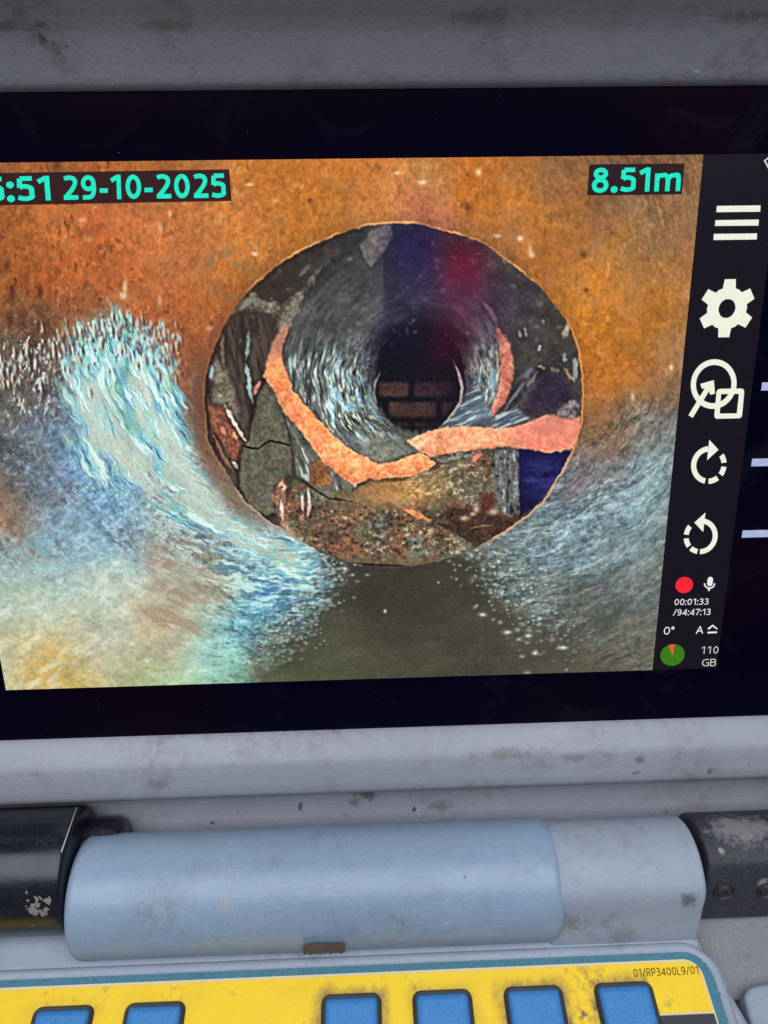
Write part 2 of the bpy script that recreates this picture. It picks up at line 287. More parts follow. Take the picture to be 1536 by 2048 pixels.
    P = mix(P, (94, 104, 100), .7 * lit)
    P = P * (1 + lit * ((strk - .5) * 1.5 + (strk2 - .5) * 1.2) + (1 - lit) * (strk2 - .5) * .6)[..., None]
    P = mix(P, (176, 198, 190), lit * .85 * ss(.55, .70, strk) * ss(.40, .6, strk2))
    P = mix(P, (206, 200, 160), lit * .6 * ss(.64, .8, fb(et * 170, er, 14, 4, 169, 2)))
    P = mix(P, (112, 164, 196), lit * .5 * ss(.45, .7, strk2) * ss(.45, .75, vn(X / 40, Y / 40, 171)))
    P = mix(P, np.array((94, 96, 84)) * (1 + .7 * (t2 - .5))[..., None], .8 * ss(845, 890, Y) * ss(60, 20, np.abs(X - 780) * .7))
    I = mix(I, P, ipm)
    arc = ss(.54, .74, fb(et * 120, er, 60, 13, 173, 4, .62)) * ss(230, 120, er) * ss(80, 110, er) * ss(720, 640, Y) * ss(700, 780, X)
    I = mix(I, (128, 122, 120), .8 * arc * ipm)
    for q_, a_, w_ in ((112, .55, 7), (128, .4, 9), (150, .45, 10), (176, .3, 12)):
        I = mix(I, (112, 108, 112), a_ * ipm * np.exp(-((er - q_ + 14 * (tL - .5)) / w_) ** 2) * ss(.38, .7, fb(et * 120, er, 26, 9, 174, 3, .6)) * ss(760, 700, Y) * ss(660, 760, X))
    I = I * (1 - .35 * ss(762, 772, X) * ss(680, 560, Y) * ss(1000, 860, X))[..., None]
    # the far opening, bricks beyond
    hs = poly_sd(X, Y, smooth_closed([(748, 790), (746, 760), (752, 715), (775, 672), (815, 650), (860, 648), (900, 668), (924, 705), (931, 760), (924, 806), (900, 840), (868, 860), (830, 864), (796, 856), (765, 830)], 4))
    hm = np.maximum(ss(5, -9, hs + 10 * (t2 - .5)), ss(50, -10, hs + 20 * (tt - .5)) * ss(760, 650, Y) * .85)
    Hc = np.zeros_like(I) + (13, 11, 15)
    row = (Y - 757 + 3 * (tt - .5)) / 41.0; ri = np.floor(row); rf = row - ri
    cxx = (X - 822 + 52 * (ri % 2) + 4 * (tt - .5)) / 108.0; cf = cxx - np.floor(cxx)
    brick = ss(.02, .30, rf + .12 * (t2 - .5)) * ss(1.0, .76, rf + .12 * (t2 - .5)) * ss(.01, .13, cf) * ss(1.0, .90, cf) * (.75 + .5 * tL)
    bc = np.array((80, 57, 45)) * ((1 + .5 * (t2 - .5) + .5 * (tt - .5)) * (.7 + .5 * hash2(ri, np.floor(cxx), 7)))[..., None]
    Hc = mix(Hc, bc, brick * ss(750, 762, Y) * ss(0, 24, -hs) * ss(940, 850, X) * .95)
    I = mix(I, Hc, hm)

    def stroke(pts, col, w, a=.9, rough=5, dark=.5, seed=183, taper=True):
        k = WI.pts(pts, w + 14)
        if k is None: return
        x, y = X[k], Y[k]; d, s = line_d(x, y, pts); d = d + rough * (fb(x, y, 8, 8, seed, 2) - .5)
        if taper: d = d + w * .7 * (ss(.25, 0, s) + ss(.75, 1, s))
        J = I[k]
        if dark: J = mix(J, (24, 21, 24), .6 * dark * ss(5, 0, np.abs(d - w - 2.5)))
        I[k] = mix(J, np.array(col) * (1 + .5 * (fb(x, y, 7, 7, seed + 1, 2) - .5))[..., None], a * ss(w, w * .3, d))

    def shard(pts, col, rough=6, soft_=2.5, tex=.35, dark=.8, dw=6, seed=1):
        k = WI.pts(pts, 22); x, y = X[k], Y[k]
        q = poly_sd(x, y, pts) + rough * (fb(x, y, 12, 12, 200 + seed, 3, .6) - .5)
        side = .15 + .65 * ss(.4, .6, vn(x / 30, y / 30, 300 + seed))
        J = mix(I[k], (22, 18, 17), .75 * dark * side * ss(dw * 1.3, 0, np.abs(q - dw * .5)))
        cc = np.array(col, np.float32) * (1 + tex * ((t2[k] - .5) * 1.1 + (tt[k] - .5) * .9 + (t3[k] - .5) * .6))[..., None]
        I[k] = mix(J, cc, ss(soft_ * 1.6, -soft_ * 1.6, q))

    stroke([(905, 718), (917, 745), (924, 775), (921, 803), (908, 826), (893, 842), (878, 856)], (214, 200, 178), 4.6, .95, 1.5, .6)
    stroke([(762, 742), (750, 765), (748, 790), (756, 815)], (150, 158, 150), 3.5, .7, 2, 0)
    stroke([(764, 505), (764, 560), (766, 640)], (84, 80, 72), 2.4, .6, 3, 0)
    for i in range(150):
        x0 = rng.uniform(440, 1140) if rng.rand() < .5 else rng.uniform(780, 1120); y0 = rng.uniform(470, 720); w = rng.uniform(1.6, 4.5)
        dab(WI, I, x0, y0, w * rng.uniform(.8, 1.8), w * rng.uniform(.7, 1.6), (138, 134, 124), rng.uniform(.15, .65), rng.uniform(-.6, .6))
    shard([(722, 491), (744, 460), (784, 447), (783, 472), (766, 505), (743, 533), (724, 512)], (104, 98, 86), 9, 2.5, .7, .4, 5, 1)
    shard([(460, 628), (478, 606), (505, 585), (522, 600), (566, 606), (590, 590), (612, 572), (642, 534), (625, 570), (610, 590), (597, 622), (585, 645), (572, 668), (550, 655), (560, 628), (530, 622), (505, 615), (480, 626)], (108, 102, 88), 16, 4, 1.0, .4, 6, 2)
    stroke([(478, 622), (492, 606), (508, 596)], (140, 134, 116), 7, .7, 8, .3)
    stroke([(596, 556), (615, 535), (622, 527)], (112, 112, 108), 5, .7, 5, 0)
    # strips between ring and shard
    vs = fb(X - .18 * Y, Y, 9, 46, 181, 3, .6); lfz = ss(560, 520, X) * ss(600, 660, Y) * ss(1010, 930, Y)
    I = mix(I, (92, 82, 70), lfz * .6 * ss(.5, .68, vs)); I = mix(I, (36, 26, 25), lfz * .6 * ss(.45, .34, vs))
    shard([(420, 742), (432, 715), (455, 742), (470, 790), (478, 838), (455, 830), (428, 800)], (114, 104, 90), 12, 6, .8, .1, 4, 3)
    shard([(418, 815), (440, 808), (462, 838), (484, 888), (482, 915), (470, 925), (445, 885), (425, 855)], (132, 80, 60), 12, 5, .7, .15, 5, 4)
    for pts, col, w in (([(497, 664), (496, 690), (492, 720)], (140, 164, 156), 5.5), ([(492, 728), (497, 752), (500, 785), (507, 806)], (172, 198, 198), 6), ([(421, 728), (424, 762)], (160, 190, 205), 5), ([(446, 662), (444, 700), (448, 735)], (110, 102, 76), 4.5), ([(448, 808), (462, 832), (478, 862), (492, 882)], (224, 220, 194), 4.6), ([(523, 760), (514, 772), (508, 790)], (206, 136, 124), 5), ([(462, 920), (476, 938)], (208, 190, 174), 4), ([(427, 870), (446, 912), (470, 945)], (130, 92, 66), 4), ([(440, 850), (452, 870)], (190, 120, 84), 5), ([(466, 862), (474, 880)], (206, 150, 100), 5)):
        stroke(pts, col, w, .9, 6)
    shard([(532, 762), (517, 789), (508, 830), (498, 882), (485, 896), (480, 942), (481, 975), (503, 1013), (533, 1031), (551, 1024), (545, 994), (547, 970), (560, 956), (583, 948), (582, 904), (571, 849), (560, 808), (545, 778)], (88, 85, 70), 6, 2, .45, .9, 7, 5)
    stroke([(488, 892), (503, 896), (517, 897), (528, 888), (540, 882), (556, 884), (578, 890)], (14, 13, 11), 3.2, .95, 2, 0, taper=False)
    # wall right of the shard
    k = WI(540, 740, 770, 1010); x, y = X[k], Y[k]
    w2 = ss(4, -4, poly_sd(x, y, [(560, 790), (576, 848), (590, 905), (592, 950), (640, 975), (700, 985), (712, 972), (650, 930), (607, 872), (566, 822)]))
    vs2 = fb(x - .35 * y, y, 9, 40, 187, 3, .6); J = mix(I[k], np.array((92, 94, 86)) * (1 + 1.0 * (vs2 - .5) + .5 * (t2[k] - .5))[..., None], w2); I[k] = mix(J, (180, 194, 186), w2 * .7 * ss(.58, .72, vs2))
    shard([(625, 925), (645, 922), (662, 945), (660, 985), (640, 975), (620, 968)], (124, 82, 50), 12, 3, .6, .3, 4, 6)
    # ---- lower ledge: tan silt, rubble, dark line
    lo = ss(5, -5, poly_sd(X, Y, [(560, 1060), (588, 960), (640, 975), (705, 985), (735, 960), (800, 958), (870, 935), (960, 905), (1040, 897), (1045, 1040), (957, 1095), (880, 1125), (800, 1136), (700, 1125), (620, 1095)]) + 10 * (t2 - .5))
    Lc = np.zeros_like(I) + (114, 97, 72)
    Lc = mix(Lc, (156, 116, 70), ss(120, 30, np.hypot(X - 790, (Y - 985) * 1.6)))
    Lc = mix(Lc, (98, 90, 74), ss(880, 940, X) * .8)
    Lc = mix(Lc, (84, 56, 40), ss(.42, .62, fb(X, Y, 46, 40, 191, 3)) * ss(870, 930, X) * .9)
    Lc = Lc * (1 + .5 * (tt - .5) + .4 * (t2 - .5))[..., None]
    rb = fb(X, Y, 8.5, 7, 193, 3, .68)
    rz = np.clip(ss(995, 1030, Y + 26 * (tt - .5)) * ss(1145, 1100, Y) * ss(960, 915, X) + ss(700, 620, X) * ss(955, 985, Y), 0, 1)
    Rc = np.zeros_like(I) + (84, 71, 56)
    Rc = mix(Rc, (112, 80, 58), ss(.4, .75, fb(X, Y, 34, 24, 199, 3))); Rc = mix(Rc, (94, 100, 88), ss(.45, .7, fb(X, Y, 44, 30, 203, 3)) * .8)
    Rc = Rc * (1 + 1.0 * (rb - .5) + .4 * (tt - .5) + .3 * (t3 - .5))[..., None]
    Rc = mix(Rc, (196, 190, 160), .6 * ss(.60, .82, rb) * ss(.35, .6, fb(X, Y, 50, 30, 195, 2))); Rc = mix(Rc, (40, 33, 28), .5 * ss(.40, .24, rb))
    Lc = mix(Lc, Rc, rz)
    gz = np.clip(ss(90, 30, np.hypot(X - 860, (Y - 965) * 1.5)) + .8 * ss(85, 30, np.hypot(X - 950, (Y - 960))), 0, 1)
    Lc = Lc * (1 + gz * 1.0 * (rb - .5))[..., None]; Lc = mix(Lc, (176, 176, 144), gz * .65 * ss(.6, .74, rb))
    I = mix(I, Lc, lo)
    shard([(545, 1000), (552, 965), (566, 955), (574, 970), (573, 1020), (577, 1062), (562, 1050), (555, 1020)], (150, 106, 84), 12, 4, .8, .2, 4, 8)
    for pts in ([(556, 975), (564, 965), (570, 975), (562, 984)], [(616, 975), (619, 1010), (614, 1040)], [(604, 985), (606, 1025)], [(562, 1000), (566, 1040)]):
        stroke(pts, (220, 202, 182), 4, .75, 4, .3)
    stroke([(590, 950), (620, 972), (656, 996), (700, 1002), (725, 1010)], (30, 23, 19), 3.8, .75, 4, 0)
    shard([(806, 1018), (830, 1020), (848, 1030), (860, 1040), (838, 1038)], (206, 130, 84), 6, 2, .5, .2, 3, 9)
    stroke([(868, 1044), (905, 1058), (935, 1078), (955, 1090)], (30, 22, 18), 6, .7, 4, 0)
    stroke([(690, 1126), (760, 1130), (822, 1132)], (20, 16, 14), 3.6, .9, 2, 0)
    shard([(890, 1022), (920, 1012), (950, 1016), (1000, 1030), (1036, 1034), (1038, 1044), (957, 1094), (930, 1075), (900, 1055)], (58, 40, 32), 14, 5, .8, .1, 5, 10)
    shard([(962, 988), (985, 985), (990, 1010), (975, 1030), (960, 1025)], (78, 44, 34), 10, 4, .5, .1, 5, 15)
    for x0, y0, w, h_ in ((928, 1036, 9, 5), (952, 1018, 6, 7), (986, 1024, 9, 6), (945, 1028, 5, 4)):
        dab(WI, I, x0, y0, w, h_, (196, 180, 156), .8)
    stroke([(936, 1058), (960, 1052), (990, 1050)], (120, 100, 86), 2.8, .7, 2, 0)
    k = WI(970, 1050, 880, 1050); x, y = X[k], Y[k]
    vs3 = fb(x + 5 * (t2[k] - .5), y, 7, 34, 205, 3, .6) * .75 + .25 * t2[k]; vz = ss(3, -3, poly_sd(x, y, [(978, 905), (1000, 900), (1040, 897), (1038, 960), (1036, 1020), (1022, 1036), (1004, 1028), (992, 1000)]) + 6 * (t2[k] - .5))
    J = mix(I[k], np.array((88, 88, 88)) * (1 + 1.1 * (vs3 - .5) + .6 * (t2[k] - .5))[..., None], vz * .95); J = mix(J, (162, 172, 172), vz * .7 * ss(.6, .74, vs3)); I[k] = mix(J, (20, 18, 22), vz * .6 * ss(.42, .32, vs3))
    shard([(862, 915), (912, 905), (960, 902), (950, 912), (905, 922), (880, 926)], (118, 118, 102), 8, 2, .9, .4, 5, 11)
    shard([(944, 912), (962, 905), (964, 910), (950, 924), (944, 926)], (206, 120, 94), 4, 2, .3, .3, 3, 12)
    # violet void at right
    k = WI(1025, 1155, 885, 1045); x, y = X[k], Y[k]
    vq = poly_sd(x, y, [(1039, 896), (1088, 904), (1143, 899), (1116, 953), (1076, 1006), (1039, 1034), (1037, 960)]) + 4 * (t2[k] - .5)
    Vc = mix(np.zeros_like(I[k]) + (16, 12, 52), (50, 56, 112), ss(70, 10, np.hypot(x - 1085, y - 950)) * np.clip(.5 + 1.6 * (fb(x + .6 * y, y, 26, 12, 207, 3) - .5), 0, 1))
    I[k] = mix(I[k], Vc, ss(3, -3, vq))
    # right part: dark plates
    shard([(1045, 835), (1060, 790), (1080, 735), (1105, 742), (1138, 770), (1140, 800), (1120, 818), (1090, 826)], (48, 40, 50), 12, 4, .7, .4, 6, 13)
    k = WI(980, 1090, 730, 860); x, y = X[k], Y[k]; u_ = (x - 1040) * .62 - (y - 790) * .78; v_ = (x - 1040) * .78 + (y - 790) * .62
    dg = fb(u_, v_, 34, 8, 211, 3, .6); dz = ss(30, 4, np.abs(v_ + 6)) * ss(1000, 1015, x) * ss(1084, 1060, x)
    J = mix(I[k], (126, 138, 146), dz * .75 * ss(.50, .66, dg)); I[k] = mix(J, (30, 28, 38), dz * .6 * ss(.44, .34, dg))
    for pts, col, w in (([(1075, 742), (1058, 768), (1050, 780)], (160, 140, 112), 5), ([(1075, 732), (1092, 738)], (190, 160, 120), 5), ([(1140, 640), (1130, 665), (1126, 678)], (176, 164, 144), 9), ([(1150, 712), (1150, 750), (1148, 765)], (165, 175, 165), 7), ([(1126, 735), (1146, 760)], (186, 152, 112), 6), ([(1080, 690), (1078, 704)], (176, 200, 196), 5), ([(1050, 655), (1052, 672)], (130, 150, 160), 5), ([(1038, 660), (1040, 676)], (150, 150, 130), 5), ([(1098, 735), (1112, 740), (1120, 742)], (130, 116, 84), 6), ([(1004, 516), (1012, 530)], (120, 120, 112), 5), ([(985, 690), (982, 704), (984, 718)], (150, 168, 160), 6), ([(992, 680), (996, 740), (992, 780)], (150, 148, 126), 3.4), ([(1130, 706), (1128, 724)], (150, 166, 160), 6), ([(1085, 640), (1088, 650)], (120, 124, 120), 4)):
        stroke(pts, col, w, .9, 7, .4, 213)
    shard([(1115, 818), (1130, 806), (1148, 800), (1158, 812), (1150, 838), (1120, 834)], (132, 122, 112), 12, 4, 1.1, .3, 4, 14)
    k = WI(870, 1070, 760, 870); x, y = X[k], Y[k]
    bl = fb(x * .9 + .5 * y, y * .9 + .35 * x, 30, 7, 217, 3, .6); bz = ss(4, -4, poly_sd(x, y, [(880, 856), (905, 830), (930, 790), (950, 770), (985, 835), (1030, 815), (1060, 838), (1000, 858), (935, 853)]) + 8 * (t2[k] - .5))
    J = mix(I[k], np.array((84, 98, 110)) * (1 + 1.5 * (bl - .5))[..., None], bz * .8); I[k] = mix(J, (186, 198, 190), bz * .75 * ss(.58, .72, bl))

    # ---- fresh terracotta break lines
    def clay(pts, sd_, base, hot, rough=4, rim=.6):
        k = WI.pts(pts, 20); x, y = X[k], Y[k]
        q = poly_sd(x, y, pts) + 1.15 * rough * (fb(x, y, 11, 11, sd_, 4, .66) - .5)
        J = mix(I[k], (30, 21, 19), .5 * ss(.45, .75, vn(x / 24, y / 24, sd_ + 9)) * ss(9, 0, np.abs(q - 4)) * ss(.0, .5, np.gradient(np.asarray(q, np.float32), axis=0)))
        n = fb(x, y, 10, 10, sd_ + 3, 3, .62)
        cc = mix(np.zeros_like(J) + base, hot, ss(.38, .66, n)); cc = mix(cc, np.array(base) * .82, .6 * ss(.5, .3, fb(x, y, 20, 20, sd_ + 4, 2))); cc = cc * (1 + .34 * (fb(x, y, 5, 5, sd_ + 5, 2) - .5))[..., None]; cc = mix(cc, (255, 190, 140), .4 * ss(.6, .8, fb(x, y, 8, 8, sd_ + 6, 2)))
        gy_ = np.gradient(np.asarray(q, np.float32), axis=0); gy_ = np.clip(gy_ / (np.abs(gy_).max() + 1e-6) * 1.6, -1, 1)
        edge = ss(-16, 0, q); cc = cc * (1 - .20 * edge * np.clip(gy_, 0, 1) + .10 * edge * np.clip(-gy_, 0, 1))[..., None]
        cc = mix(cc, (250, 200, 156), rim * ss(3.4, 0, np.abs(q + 1.6)) * ss(.35, .6, vn(x / 16, y / 16, sd_ + 7)))
        I[k] = mix(J, cc, ss(3, -3, q))
    clay([(990, 640), (996, 650), (1006, 668), (1020, 690), (1029, 742), (1022, 775), (1006, 808), (985, 831), (984, 816), (995, 789), (1001, 734), (998, 690)], 231, (190, 108, 90), (206, 122, 100), 9, .2)
    stroke([(963, 600), (976, 616), (988, 634), (994, 650)], (136, 118, 114), 6, .9, 5, .4)
    clay([(566, 652), (580, 646), (570, 672), (562, 705), (566, 728), (571, 742), (585, 778), (618, 819), (667, 871), (705, 901), (757, 929), (800, 920), (826, 910), (840, 903), (856, 914), (873, 926), (853, 941), (815, 953), (760, 957), (734, 959), (711, 973), (680, 952), (651, 929), (607, 871), (566, 822), (544, 773), (527, 755), (534, 722), (546, 684)], 241, (240, 136, 84), (255, 164, 108), 8)
    k = WI(515, 600, 630, 770); x, y = X[k], Y[k]
    I[k] = mix(I[k], np.array((154, 112, 94)) * (1 + .5 * (t2[k] - .5))[..., None], .8 * ss(750, 680, y) * ss(4, -4, poly_sd(x, y, [(566, 652), (580, 646), (570, 672), (562, 705), (566, 745), (527, 755), (534, 722), (546, 684)])))
    clay([(816, 882), (842, 866), (880, 856), (935, 852), (1000, 858), (1050, 847), (1094, 829), (1114, 833), (1143, 841), (1160, 833), (1160, 862), (1148, 893), (1140, 899), (1096, 905), (1069, 899), (1006, 893), (960, 898), (913, 905), (862, 914), (839, 902)], 251, (234, 146, 106), (252, 172, 128), 9, .5)
    k = WI(970, 1175, 815, 920); x, y = X[k], Y[k]
    I[k] = mix(I[k], np.array((200, 110, 96)) * (1 + .4 * (tt[k] - .5))[..., None], .6 * ss(985, 1060, x) * ss(2, -4, poly_sd(x, y, [(980, 858), (1050, 849), (1094, 832), (1160, 836), (1160, 862), (1140, 896), (1096, 902), (980, 892)])))
    k = WI(790, 880, 850, 920); x, y = X[k], Y[k]
    I[k] = mix(I[k], (228, 208, 180), .65 * ss(30, 8, np.hypot(x - 832, (y - 882) * 1.2)) * ss(.48, .64, rb[k]) * (poly_sd(x, y, [(814, 882), (842, 866), (870, 858), (870, 912), (839, 902)]) < 0))
    I = boxblur(I, 1) * .35 + I * .65
    shade = 1 + .30 * np.exp(-((er - 165) / 60) ** 2) * ss(640, 800, Y) * ipm - .12 * np.exp(-((er - 100) / 30) ** 2) + .10 * ss(700, 950, Y)
    I = I * shade[..., None]
    # ---- violet and crimson reflections on the glass, painted into the dark upper right
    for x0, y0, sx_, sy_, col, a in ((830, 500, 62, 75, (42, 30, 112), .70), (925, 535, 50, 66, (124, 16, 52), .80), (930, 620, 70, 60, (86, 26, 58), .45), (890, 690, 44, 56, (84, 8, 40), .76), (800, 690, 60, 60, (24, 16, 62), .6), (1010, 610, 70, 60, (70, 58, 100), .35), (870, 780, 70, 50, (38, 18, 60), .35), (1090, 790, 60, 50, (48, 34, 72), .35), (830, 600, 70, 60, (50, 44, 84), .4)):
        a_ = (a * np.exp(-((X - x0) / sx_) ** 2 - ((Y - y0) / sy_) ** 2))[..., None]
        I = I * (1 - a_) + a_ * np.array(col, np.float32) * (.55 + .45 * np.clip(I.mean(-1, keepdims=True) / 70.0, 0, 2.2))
    Cw = Cw * (1 - .20 * np.exp(-np.clip(rn, 0, None) / 16.0) * ss(1000, 800, Y))[..., None]
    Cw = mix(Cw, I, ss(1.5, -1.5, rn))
    # lip of the ring
    ang = np.arctan2(X - 787, Y - 790)
    lipn = fb(ang * 300, rn * 0, 22, 1, 261, 3); lip = ss(3.4, .6, np.abs(rn - 1.8 - 3 * (lipn - .5))); lipb = ss(.35, .65, lipn)
    topw = ss(620, 520, Y) * (.25 + .75 * lipb); rgt = ss(1120, 1150, X); lfw = ss(470, 430, X) * ss(1010, 940, Y); brw = np.clip(ss(1000, 1040, X) * ss(900, 930, Y) + ss(950, 1000, X) * ss(1000, 1040, Y), 0, 1); blw = ss(650, 580, X) * ss(960, 1000, Y)
    for col, a in (((236, 176, 120), topw * .85), ((230, 156, 84), rgt * .7), ((150, 96, 60), lfw * .6), ((208, 158, 124), brw * .8), ((168, 144, 110), blw * .75)):
        Cw = mix(Cw, col, lip * a)
    Cw = mix(Cw, (40, 24, 20), .7 * ss(5, 1, np.abs(rn + 4)) * lfw); Cw = mix(Cw, (120, 70, 46), .4 * ss(9, 3, np.abs(rn - 13)) * lfw)
    Cw = mix(Cw, (30, 18, 14), .5 * ss(7, 1, np.abs(rn + 4)) * ss(700, 500, Y) * ss(760, 700, X))
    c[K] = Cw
    # ---- grain, sharpening halo of the video chain
    c = c * 1.06
    det0 = np.clip(1 - sm, .15, 1) * (1 - .7 * orange) * (1 - .6 * soft)
    c = c * (1 + det0[..., None] * (.06 + .13 * ss(170, 90, c.mean(-1)))[..., None] * (np.stack([vn(qx / 5 + s_, qy / 5, 305 + s_) for s_ in range(3)], -1) - .5))
    c = c + (6 * (hash2(np.floor(qx / 2.2), np.floor(qy / 2.2), 301) - .5) + 9 * (vn(qx / 3, qy / 3, 303) - .5))[..., None]
    c = np.clip(c, 0, 255)
    det = np.clip(1 - sm * .6, .3, 1) * (1 - .6 * orange)
    bl_ = boxblur(boxblur(c, 2), 2)
    c = c + (c - bl_) * (.8 * det)[..., None]
    return np.clip(c, 3, 252)
# ---------------------------------------------------------------- materials
def nodes(name):
    m = bpy.data.materials.new(name); m.use_nodes = True; nt = m.node_tree
    return m, nt, nt.nodes['Principled BSDF'], nt.nodes.new('ShaderNodeTexCoord')

def ramp(nt, fac, stops):
    r = nt.nodes.new('ShaderNodeValToRGB'); nt.links.new(fac, r.inputs[0]); e = r.color_ramp.elements
    e[0].position, e[0].color = stops[0][0], (*stops[0][1], 1); e[1].position, e[1].color = stops[-1][0], (*stops[-1][1], 1)
    for p, c in stops[1:-1]: k = e.new(p); k.color = (*c, 1)
    return r.outputs[0]

def noise(nt, vec, scale, detail=4, rough=.6, dist=0.0, stretch=None):
    if stretch:
        mp = nt.nodes.new('ShaderNodeMapping'); nt.links.new(vec, mp.inputs[0]); mp.inputs['Scale'].default_value = stretch; vec = mp.outputs[0]
    n = nt.nodes.new('ShaderNodeTexNoise'); nt.links.new(vec, n.inputs['Vector'])
    n.inputs['Scale'].default_value = scale; n.inputs['Detail'].default_value = detail; n.inputs['Roughness'].default_value = rough; n.inputs['Distortion'].default_value = dist
    return n.outputs[0]

def mixc(nt, fac, a, b, mode='MIX'):
    m = nt.nodes.new('ShaderNodeMix'); m.data_type = 'RGBA'; m.blend_type = mode
    for k, v in ((0, fac), (6, a), (7, b)):
        if isinstance(v, (tuple, list)): m.inputs[k].default_value = (*v, 1)
        elif isinstance(v, float): m.inputs[k].default_value = v
        else: nt.links.new(v, m.inputs[k])
    return m.outputs[2]

def bump(nt, h, strength, dist, prev=None):
    b = nt.nodes.new('ShaderNodeBump'); nt.links.new(h, b.inputs['Height']); b.inputs['Strength'].default_value = strength; b.inputs['Distance'].default_value = dist
    if prev: nt.links.new(prev, b.inputs['Normal'])
    return b.outputs[0]

BW = lambda a, b: [(a, (0, 0, 0)), (b, (1, 1, 1))]
def plastic(name, base, dirt, amount=.5, rough=.5, grain=.25, chips=True):
    m, nt, p, tc = nodes(name); v = tc.outputs['Object']
    c = mixc(nt, ramp(nt, noise(nt, v, 9, 5), BW(.3, .7)), tuple(x * .9 for x in base), tuple(x * 1.08 for x in base))
    # grime: large dull patches, then speckled brown
    d1 = ramp(nt, noise(nt, v, 34, 8, .68, .6), BW(.50, .74)); d2 = ramp(nt, noise(nt, v, 260, 6, .7), BW(.40, .66))
    mul = nt.nodes.new('ShaderNodeMath'); mul.operation = 'MULTIPLY'; nt.links.new(d1, mul.inputs[0]); nt.links.new(d2, mul.inputs[1])
    amt = nt.nodes.new('ShaderNodeMath'); amt.operation = 'MULTIPLY'; nt.links.new(mul.outputs[0], amt.inputs[0]); amt.inputs[1].default_value = amount
    c = mixc(nt, amt.outputs[0], c, dirt)
    c = mixc(nt, ramp(nt, noise(nt, v, 1500, 3, .6), BW(.25, .75)), c, tuple(x * 1.12 for x in base), 'SOFT_LIGHT')
    if chips:
        c = mixc(nt, ramp(nt, noise(nt, v, 420, 2, .5, .4), BW(.762, .79)), c, tuple(x * .3 for x in base))
        c = mixc(nt, ramp(nt, noise(nt, v, 330, 2, .5, .9, (1, 1.7, 1)), BW(.785, .81)), c, (.62, .62, .62))
    if chips:                                     # fine rubbed scratches in two directions
        for rot, sc_ in ((.5, (26, 260, 120)), (-.35, (30, 300, 140))):
            mp = nt.nodes.new('ShaderNodeMapping'); nt.links.new(v, mp.inputs[0]); mp.inputs['Rotation'].default_value = (0, 0, rot + 1.2); mp.inputs['Scale'].default_value = sc_
            n = nt.nodes.new('ShaderNodeTexNoise'); nt.links.new(mp.outputs[0], n.inputs['Vector']); n.inputs['Scale'].default_value = 7; n.inputs['Detail'].default_value = 3
            mm = nt.nodes.new('ShaderNodeMath'); mm.operation = 'MULTIPLY'; nt.links.new(ramp(nt, n.outputs[0], BW(.60, .72)), mm.inputs[0]); nt.links.new(ramp(nt, noise(nt, v, 40, 4), [(.45, (0, 0, 0)), (.68, (.45, .45, .45))]), mm.inputs[1])
            c = mixc(nt, mm.outputs[0], c, tuple(x * .62 for x in base) if rot > 0 else tuple(min(1, x * 1.5) for x in base))
    nt.links.new(c, p.inputs['Base Color'])
    r = ramp(nt, noise(nt, v, 60, 5), [(.3, (rough - .1,) * 3), (.7, (rough + .12,) * 3)]); nt.links.new(r, p.inputs['Roughness'])
    n1 = bump(nt, noise(nt, v, 900, 3, .6), grain, .0004); n2 = bump(nt, noise(nt, v, 2600, 2, .5), grain * .8, .0002, n1)
    nt.links.new(n2, p.inputs['Normal']); p.inputs['Specular IOR Level'].default_value = .45
    return m

def stain(mat, spots):
    nt = mat.node_tree; p = nt.nodes['Principled BSDF']; src = p.inputs['Base Color'].links[0].from_socket; tc = nt.nodes.new('ShaderNodeTexCoord')
    wob = noise(nt, tc.outputs['Object'], 420, 5, .7)
    for (pt, rad, col, a, sq) in spots:
        mp = nt.nodes.new('ShaderNodeVectorMath'); mp.operation = 'SUBTRACT'; nt.links.new(tc.outputs['Object'], mp.inputs[0]); mp.inputs[1].default_value = tuple(float(v) for v in pt)
        sc = nt.nodes.new('ShaderNodeVectorMath'); sc.operation = 'MULTIPLY'; nt.links.new(mp.outputs[0], sc.inputs[0]); sc.inputs[1].default_value = tuple(q / rad for q in sq)
        ln = nt.nodes.new('ShaderNodeVectorMath'); ln.operation = 'LENGTH'; nt.links.new(sc.outputs[0], ln.inputs[0])
        ma = nt.nodes.new('ShaderNodeMath'); ma.operation = 'MULTIPLY_ADD'; nt.links.new(wob, ma.inputs[0]); ma.inputs[1].default_value = 2.6; ma.inputs[2].default_value = -1.3
        ad = nt.nodes.new('ShaderNodeMath'); ad.operation = 'ADD'; nt.links.new(ma.outputs[0], ad.inputs[0]); nt.links.new(ln.outputs['Value'], ad.inputs[1])
        src = mixc(nt, ramp(nt, ad.outputs[0], [(.35, (a,) * 3), (1.0, (0, 0, 0))]), src, col)
    nt.links.new(src, p.inputs['Base Color'])

def emit(name, col, strength=1.0, grainy=0.06):
    m, nt, p, tc = nodes(name); p.inputs['Base Color'].default_value = (.004, .004, .005, 1); p.inputs['Roughness'].default_value = .25; p.inputs['Specular IOR Level'].default_value = .2
    lin = srgb(*col)
    n = noise(nt, tc.outputs['Object'], 2600, 2, .5)
    c = mixc(nt, ramp(nt, n, BW(.3, .7)), tuple(x * (1 - grainy * 2) for x in lin), tuple(x * (1 + grainy) for x in lin))
    nt.links.new(c, p.inputs['Emission Color']); p.inputs['Emission Strength'].default_value = strength
    return m

